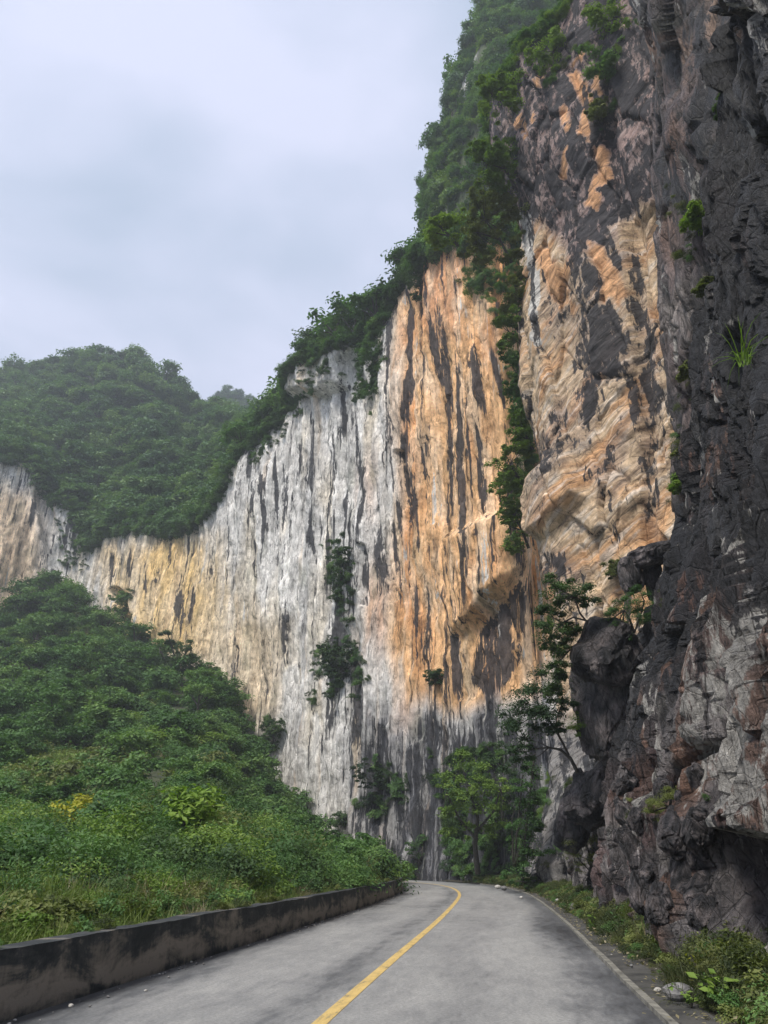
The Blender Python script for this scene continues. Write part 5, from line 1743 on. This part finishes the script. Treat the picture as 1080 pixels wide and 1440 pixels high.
# the dark feathery clump before the yellow wall
p, n = at(252, 952, 'hillside')
dd = float(proj(p)[2]) - 3.0
hero('bamboo_clump', 'dark feathery bamboo clump standing up before the yellow rock', 'bamboo', dd,
     [[(250, 955, 3), (246, 925, 2.5), (236, 892, 1.5)], [(254, 955, 3), (258, 925, 2), (268, 905, 1.5)], [(250, 955, 2), (232, 930, 1.5), (224, 912, 1)]],
     [(235, 890, 6), (238, 903, 8), (250, 908, 10), (264, 910, 9), (226, 918, 9), (242, 922, 11), (258, 925, 11), (272, 924, 9), (232, 936, 11), (250, 940, 12), (268, 942, 10), (280, 938, 7), (245, 953, 10)], M_LEAF_DARK, 0.8, 46, 1101, slim=0.22)
def hill_place(p):
    px, py, d = proj(np.array(p))
    a = 'near the left border' if px < 130 else 'in the middle of its width' if px < 290 else 'toward the cliff foot'
    b = 'high on the green hillside' if py < 980 else 'halfway up the green hillside' if py < 1120 else 'low on the green hillside'
    return b + ', ' + a


P = hill_samples(HX, 4000, 65, dens=lambda p: 1 / (6 + 0.14 * np.hypot(p[..., 0], p[..., 1])) ** 2)
P = P[in_view(P, -5)]
R = np.hypot(P[:, 0], P[:, 1])
P = P[(R > 24) & clear_of(P, 20, 70)][:150]
for i, p in enumerate(P):
    r = np.hypot(p[0], p[1])
    t_ = r > 75
    plant(('hill_tree%d' if t_ else 'bush%d' if r > 50 else 'fine_bush%d') % (i % 4), 'hillside_tree' if t_ else 'hillside_bush', ('rounded tree ' if t_ else ('olive-tinged rounded bush ' if i % 4 == 3 else 'green rounded bush ')) + hill_place(p),
          'tree' if t_ else 'bush', p - np.array((0, 0, 0.15)), (0.62 + 0.015 * r) * (0.85 + 0.6 * rf.rand()), 'larger trees of the hillside' if t_ else 'larger bushes of the hillside', parts=('crown', 'trunk') if t_ else ('foliage', 'stem'))


# ------------------------------------------------------------------ roadside
def along(s, q, z=0.0):
    s = np.asarray(s, float)
    x = np.interp(s, RS, RC[:, 0]) + np.interp(s, RS, RN[:, 0]) * q
    y = np.interp(s, RS, RC[:, 1]) + np.interp(s, RS, RN[:, 1]) * q
    return np.stack([x, y, np.broadcast_to(z, x.shape)], -1)


rg = np.random.RandomState(71)
# verge rising from the gutter to the rock
idx = np.where((RS > 0) & (RS < 86))[0]
qs = np.linspace(W_R + 0.48, 9.0, 22)
vv = np.zeros((len(idx), 22, 3))
vv[..., :2] = RC[idx][:, None] + RN[idx][:, None] * qs[None, :, None]
vv[..., 2] = 0.012 + 0.10 * (qs[None] - qs[0]) + 0.09 * fbm(RS[idx][:, None] / 0.9, qs[None] / 0.5, 3.0, 3) * sstep(0.0, 0.5, qs[None] - qs[0])
link('verge', raw_mesh('verge', vv.reshape(-1, 3), grid_faces(len(idx), 22), mat=M_VERGE), kind='structure')
# tall grass on the bank behind the parapet
n = 3200
s_ = _rd0 + 3 + 60 * rg.rand(n) ** 0.8
b_ = 0.08 + 3.0 * rg.rand(n) ** 1.3
pt = along(s_, -(W_L + 0.40) - b_, 0.30 + 0.10 * b_)
sc_ = (0.35 + 0.6 * rg.rand(n) ** 1.5) * np.clip(0.55 + b_ * 0.6, 0, 1.25)
str_ = fbm(s_ / 3.0, b_ * 0.4, 2.0, 2) > 0.12
scatter('bank_grass', pt[~str_], sc_[~str_], ['tuft0', 'tuft1', 'tuft2'], 72, tilt=0.2)
scatter('dry_bank_grass', pt[str_], sc_[str_] * 0.9, ['straw0', 'straw1', 'tuft2', 'straw2'], 74, tilt=0.2)
n = 1500
s_ = _rd0 + 4 + 55 * rg.rand(n)
b_ = 0.6 + 4.0 * rg.rand(n)
scatter('bank_weeds', along(s_, -(W_L + 0.40) - b_, 0.40), 0.28 + 0.3 * rg.rand(n), ['bush0', 'bush3', 'bright_bush0', 'mid_bush0', 'olive_bush0'], 76)
n = 420
s_ = _rd0 + 3 + 58 * rg.rand(n)
kk = fbm(s_ / 2.2, 3.0, 1.0, 2) > -0.05
scatter('parapet_creepers', along(s_, -(W_L + 0.30) + 0.10 * rg.rand(n), 0.56)[kk], (0.05 + 0.16 * rg.rand(n) ** 2)[kk], ['mid_bush0', 'weed_bush0', 'bush3', 'weed_bush1', 'olive_bush0'], 86, tilt=0.5)
# weeds of the right verge
n = 3600
s_ = _rd0 + 3 + 62 * rg.rand(n) ** 0.9
q_ = W_R + 0.30 + 2.0 * rg.rand(n) ** 0.8
dn_ = fbm(s_ / 1.6, q_ * 0.8, 5.0, 3)
ok = (dn_ + 0.9 * (q_ - W_R - 0.62)) > 0.15
scatter('verge_grass', along(s_, q_, 0.02 + 0.1 * (q_ - W_R - 0.6))[ok], (0.35 + 0.75 * rg.rand(n) ** 1.6)[ok], ['weed_tuft0', 'weed_tuft1', 'weed_tuft2'], 78, tilt=0.35)
n = 3200
s_ = _rd0 + 4 + 60 * rg.rand(n) ** 1.1
q_ = W_R + 0.38 + 1.9 * rg.rand(n) ** 0.7
scatter('verge_weeds', along(s_, q_, 0.04 + 0.1 * (q_ - W_R - 0.6)), (0.07 + 0.36 * rg.rand(n) ** 1.7) * np.clip(0.35 + (q_ - W_R - 0.38) * 1.1, 0.35, 1.1), ['weed_bush0', 'weed_bush1', 'weed_bush2', 'mid_bush1', 'weed_bush1', 'olive_bush1', 'weed_bush0'], 80, tilt=0.3)


def ground_at(px, py, z=0.05):
    x, y, zz = ray(px, py)
    k = (z - CAM_H) / zz
    return np.array((x * k, y * k, z))


def leafy_weed(name, label, px, py, h, leaf, mat, n, seed, slim=0.45, spread=0.5):
    """single weed: stems with separate leaves"""
    rng = np.random.RandomState(seed)
    base = ground_at(px, py, 0.06)
    t = bpy.data.objects.new(name, None); COL.objects.link(t)
    t.location = base; t['label'] = label; t['category'] = 'plant'
    paths, ps, ns = [], [], []
    for i in range(5):
        a = rng.rand() * 6.28; o = spread * h * rng.rand()
        tipp = np.array((math.cos(a) * o, math.sin(a) * o, h * (0.7 + 0.4 * rng.rand())))
        mid = tipp * (0.35, 0.35, 0.55)
        paths.append(([(0, 0, -0.04), mid, tipp], [0.006, 0.004, 0.002]))
        for j in range(n):
            k = 0.25 + 0.75 * rng.rand()
            p = (2 * k * (1 - k)) * mid + k * k * tipp
            d = rng.normal(size=3) * (1, 1, 0.3); d /= np.linalg.norm(d)
            ps.append(p + d * leaf * 0.6); ns.append(np.array((0, 0, 1.0)) + d * 0.5)
    v, f = leaf_quads(np.array(ps), np.array(ns), leaf * (0.7 + 0.6 * rng.rand(len(ps))), rng, slim)
    link('leaves', raw_mesh('leaves', v, f, np.repeat(rng.rand(len(ps)), 4)[:, None] * np.ones((1, 3)), smooth=False, mat=mat), t)
    link('stem', tube_mesh('stem', paths, M_BARK, 5), t)
    return t


leafy_weed('yellow_weed', 'weed with a few bright yellow leaves beside the right kerb', 988, 1385, 0.34, 0.07, M_LEAF_YELLOW, 6, 1201)
leafy_weed('broadleaf_weed', 'fresh green broad-leaved weed in the bottom right corner by the kerb', 1012, 1418, 0.32, 0.10, M_LEAF_BRIGHT, 12, 1203, slim=0.7, spread=0.9)
leafy_weed('spiky_weed', 'tall spiky green weed against the dark cave of the crag', 1012, 1352, 0.62, 0.15, M_LEAF_LIME, 9, 1205, slim=0.2, spread=0.35)
leafy_weed('creeping_weed', 'low creeping green weed at the kerb below the yellow-leaved weed', 972, 1412, 0.15, 0.06, M_LEAF_BRIGHT, 10, 1207, slim=0.6, spread=1.8)
leafy_weed('leafy_weed', 'leafy yellow-green weed clump before the fluted crag foot', 925, 1340, 0.48, 0.09, M_LEAF_LIME, 9, 1209)
leafy_weed('leafy_weed', 'green leafy weed right of the gutter, before the grey ribs', 872, 1310, 0.45, 0.09, M_LEAF, 9, 1211)
leafy_weed('leafy_weed', 'dull weed at the very right edge under the dark crag', 1062, 1395, 0.45, 0.08, M_LEAF_OLIVE, 10, 1213)
leafy_weed('leafy_weed', 'pale small weed sprouting beside the gutter halfway to the bend', 832, 1305, 0.36, 0.08, M_LEAF_LIME, 8, 1215)
t = bpy.data.objects.new('reed_grass', None); COL.objects.link(t); t.location = ground_at(905, 1335, 0.05)
t['label'] = 'long pale grass blades arching up before the crag foot'; t['category'] = 'grass'
link('blades', blade_mesh('blades', 9, 0.85, 0.012, 0.6, 1221, M_STRAW, radius=.1), t)
p, n = at(1055, 505, 'roadside_crag', 0.15)
t = bpy.data.objects.new('hanging_grass', None); COL.objects.link(t); t.location = p
t['label'] = 'long grass blades arching out of the dark rock high on the right'; t['category'] = 'grass'
link('blades', blade_mesh('blades', 34, 0.75, 0.012, 1.1, 1223, M_LEAF_LIME, droop=1.0, radius=.12), t)

# stones and litter
STONES = [raw_mesh('stone', *(lambda b: (b[0], b[1]))((lambda v: (v.reshape(-1, 3), grid_faces(9, 13)))((lambda th, ph, s: np.stack([np.cos(ph) * np.cos(th) * (1 + .25 * perlin(np.cos(th) * 1.5 + s, np.sin(th) * 1.5, ph)), np.cos(ph) * np.sin(th) * .8 * (1 + .25 * perlin(np.cos(th) * 1.5 + s + 5, np.sin(th) * 1.5, ph)), (np.sin(ph) + 0 * th) * .6], -1))(np.linspace(0, 2 * np.pi, 13)[None], np.linspace(-1.57, 1.57, 9)[:, None], s))), smooth=False) for s in (1.3, 4.7, 8.1)]
for i, (lab, px, py, r, m_) in enumerate((('pale stone lying on the verge at the far end of the right kerb', 700, 1247, .17, 0), ('grey stone beside the pale stone at the far kerb end', 709, 1249, .2, 1),
                                          ('whitish stone at the foot of the crag halfway along the kerb', 785, 1267, .13, 0), ('grey boulder in the weeds at the crag foot', 812, 1277, .26, 1), ('small pale stone on the kerb before the creeper', 733, 1262, .08, 0),
                                          ('white litter scrap in the gutter near the bottom right corner', 925, 1392, .045, 0), ('small pale stone in the gutter beside the litter scrap', 942, 1400, .035, 0), ('flat grey stone slab at the gutter edge under the weeds', 955, 1396, .16, 1),
                                          ('dark stone on the asphalt near the right kerb', 888, 1358, .03, 1), ('pale stone at the base of the parapet near the left corner', 100, 1414, .03, 0), ('small pale stone on the asphalt off the parapet foot', 205, 1393, .02, 0))):
    me = STONES[i % 3].copy()
    me.materials.append(M_STONE2 if m_ else M_STONE)
    link('stone', me, loc=ground_at(px, py, 0.04 + r * 0.35), scale=r, rot=(0, 0, i * 1.3), label=lab, category='stone')
GR = []
for k_, m_ in ((0, M_STONE), (1, M_STONE2)):
    me = STONES[k_].copy(); me.materials.append(m_); PROTO['chip%d' % k_] = (me,)
n = 900
s_ = _rd0 + 3 + 60 * rg.rand(n) ** 1.3
side = rg.rand(n) < 0.5
q_ = np.where(side, -W_L + 0.04 + np.abs(rg.normal(size=n)) * 0.14, W_R + 0.18 + np.abs(rg.normal(size=n)) * 0.3)
scatter('gravel', along(s_, q_, 0.012), 0.006 + 0.022 * rg.rand(n) ** 3, ['chip0', 'chip1', 'chip1'], 82)
PROTO['dead_leaf'] = (raw_mesh('dead_leaf', *leaf_quads(np.zeros((6, 3)) + np.random.RandomState(2).normal(size=(6, 3)) * (0.2, 0.2, 0.01), np.array([[.2, .1, 1.0]] * 6), 0.07, np.random.RandomState(3)), np.full((24, 3), 0.5), smooth=False, mat=M_STRAW),)
n = 500
s_ = _rd0 + 3 + 50 * rg.rand(n) ** 1.2
q_ = W_R + 0.2 + np.abs(rg.normal(size=n)) * 0.6
scatter('leaf_litter', along(s_, q_, 0.05 + 0.1 * np.clip(q_ - W_R - 0.6, 0, 2)), 0.5 + 0.7 * rg.rand(n), ['dead_leaf'], 84, tilt=0.2)

# ------------------------------------------------------------------ damp air of the gorge
HZ = (-330, 330, -40, 520, -1.6, 330)
hv = np.array([(x, y, z) for z in HZ[4:] for y in HZ[2:4] for x in HZ[:2]], float)
hf = np.array([(0, 2, 3, 1), (4, 5, 7, 6), (0, 1, 5, 4), (2, 6, 7, 3), (0, 4, 6, 2), (1, 3, 7, 5)])
m_h, nt_h, out_h = new_mat('haze')
pv = nt_h.nodes.new('ShaderNodeVolumePrincipled')
pv.inputs['Color'].default_value = (0.88, 0.94, 1.0, 1)
pv.inputs['Density'].default_value = 0.0008
pv.inputs['Anisotropy'].default_value = 0.2
nt_h.links.new(pv.outputs[0], out_h.inputs['Volume'])
link('haze', raw_mesh('haze', hv, hf, smooth=False, mat=m_h), kind='stuff')
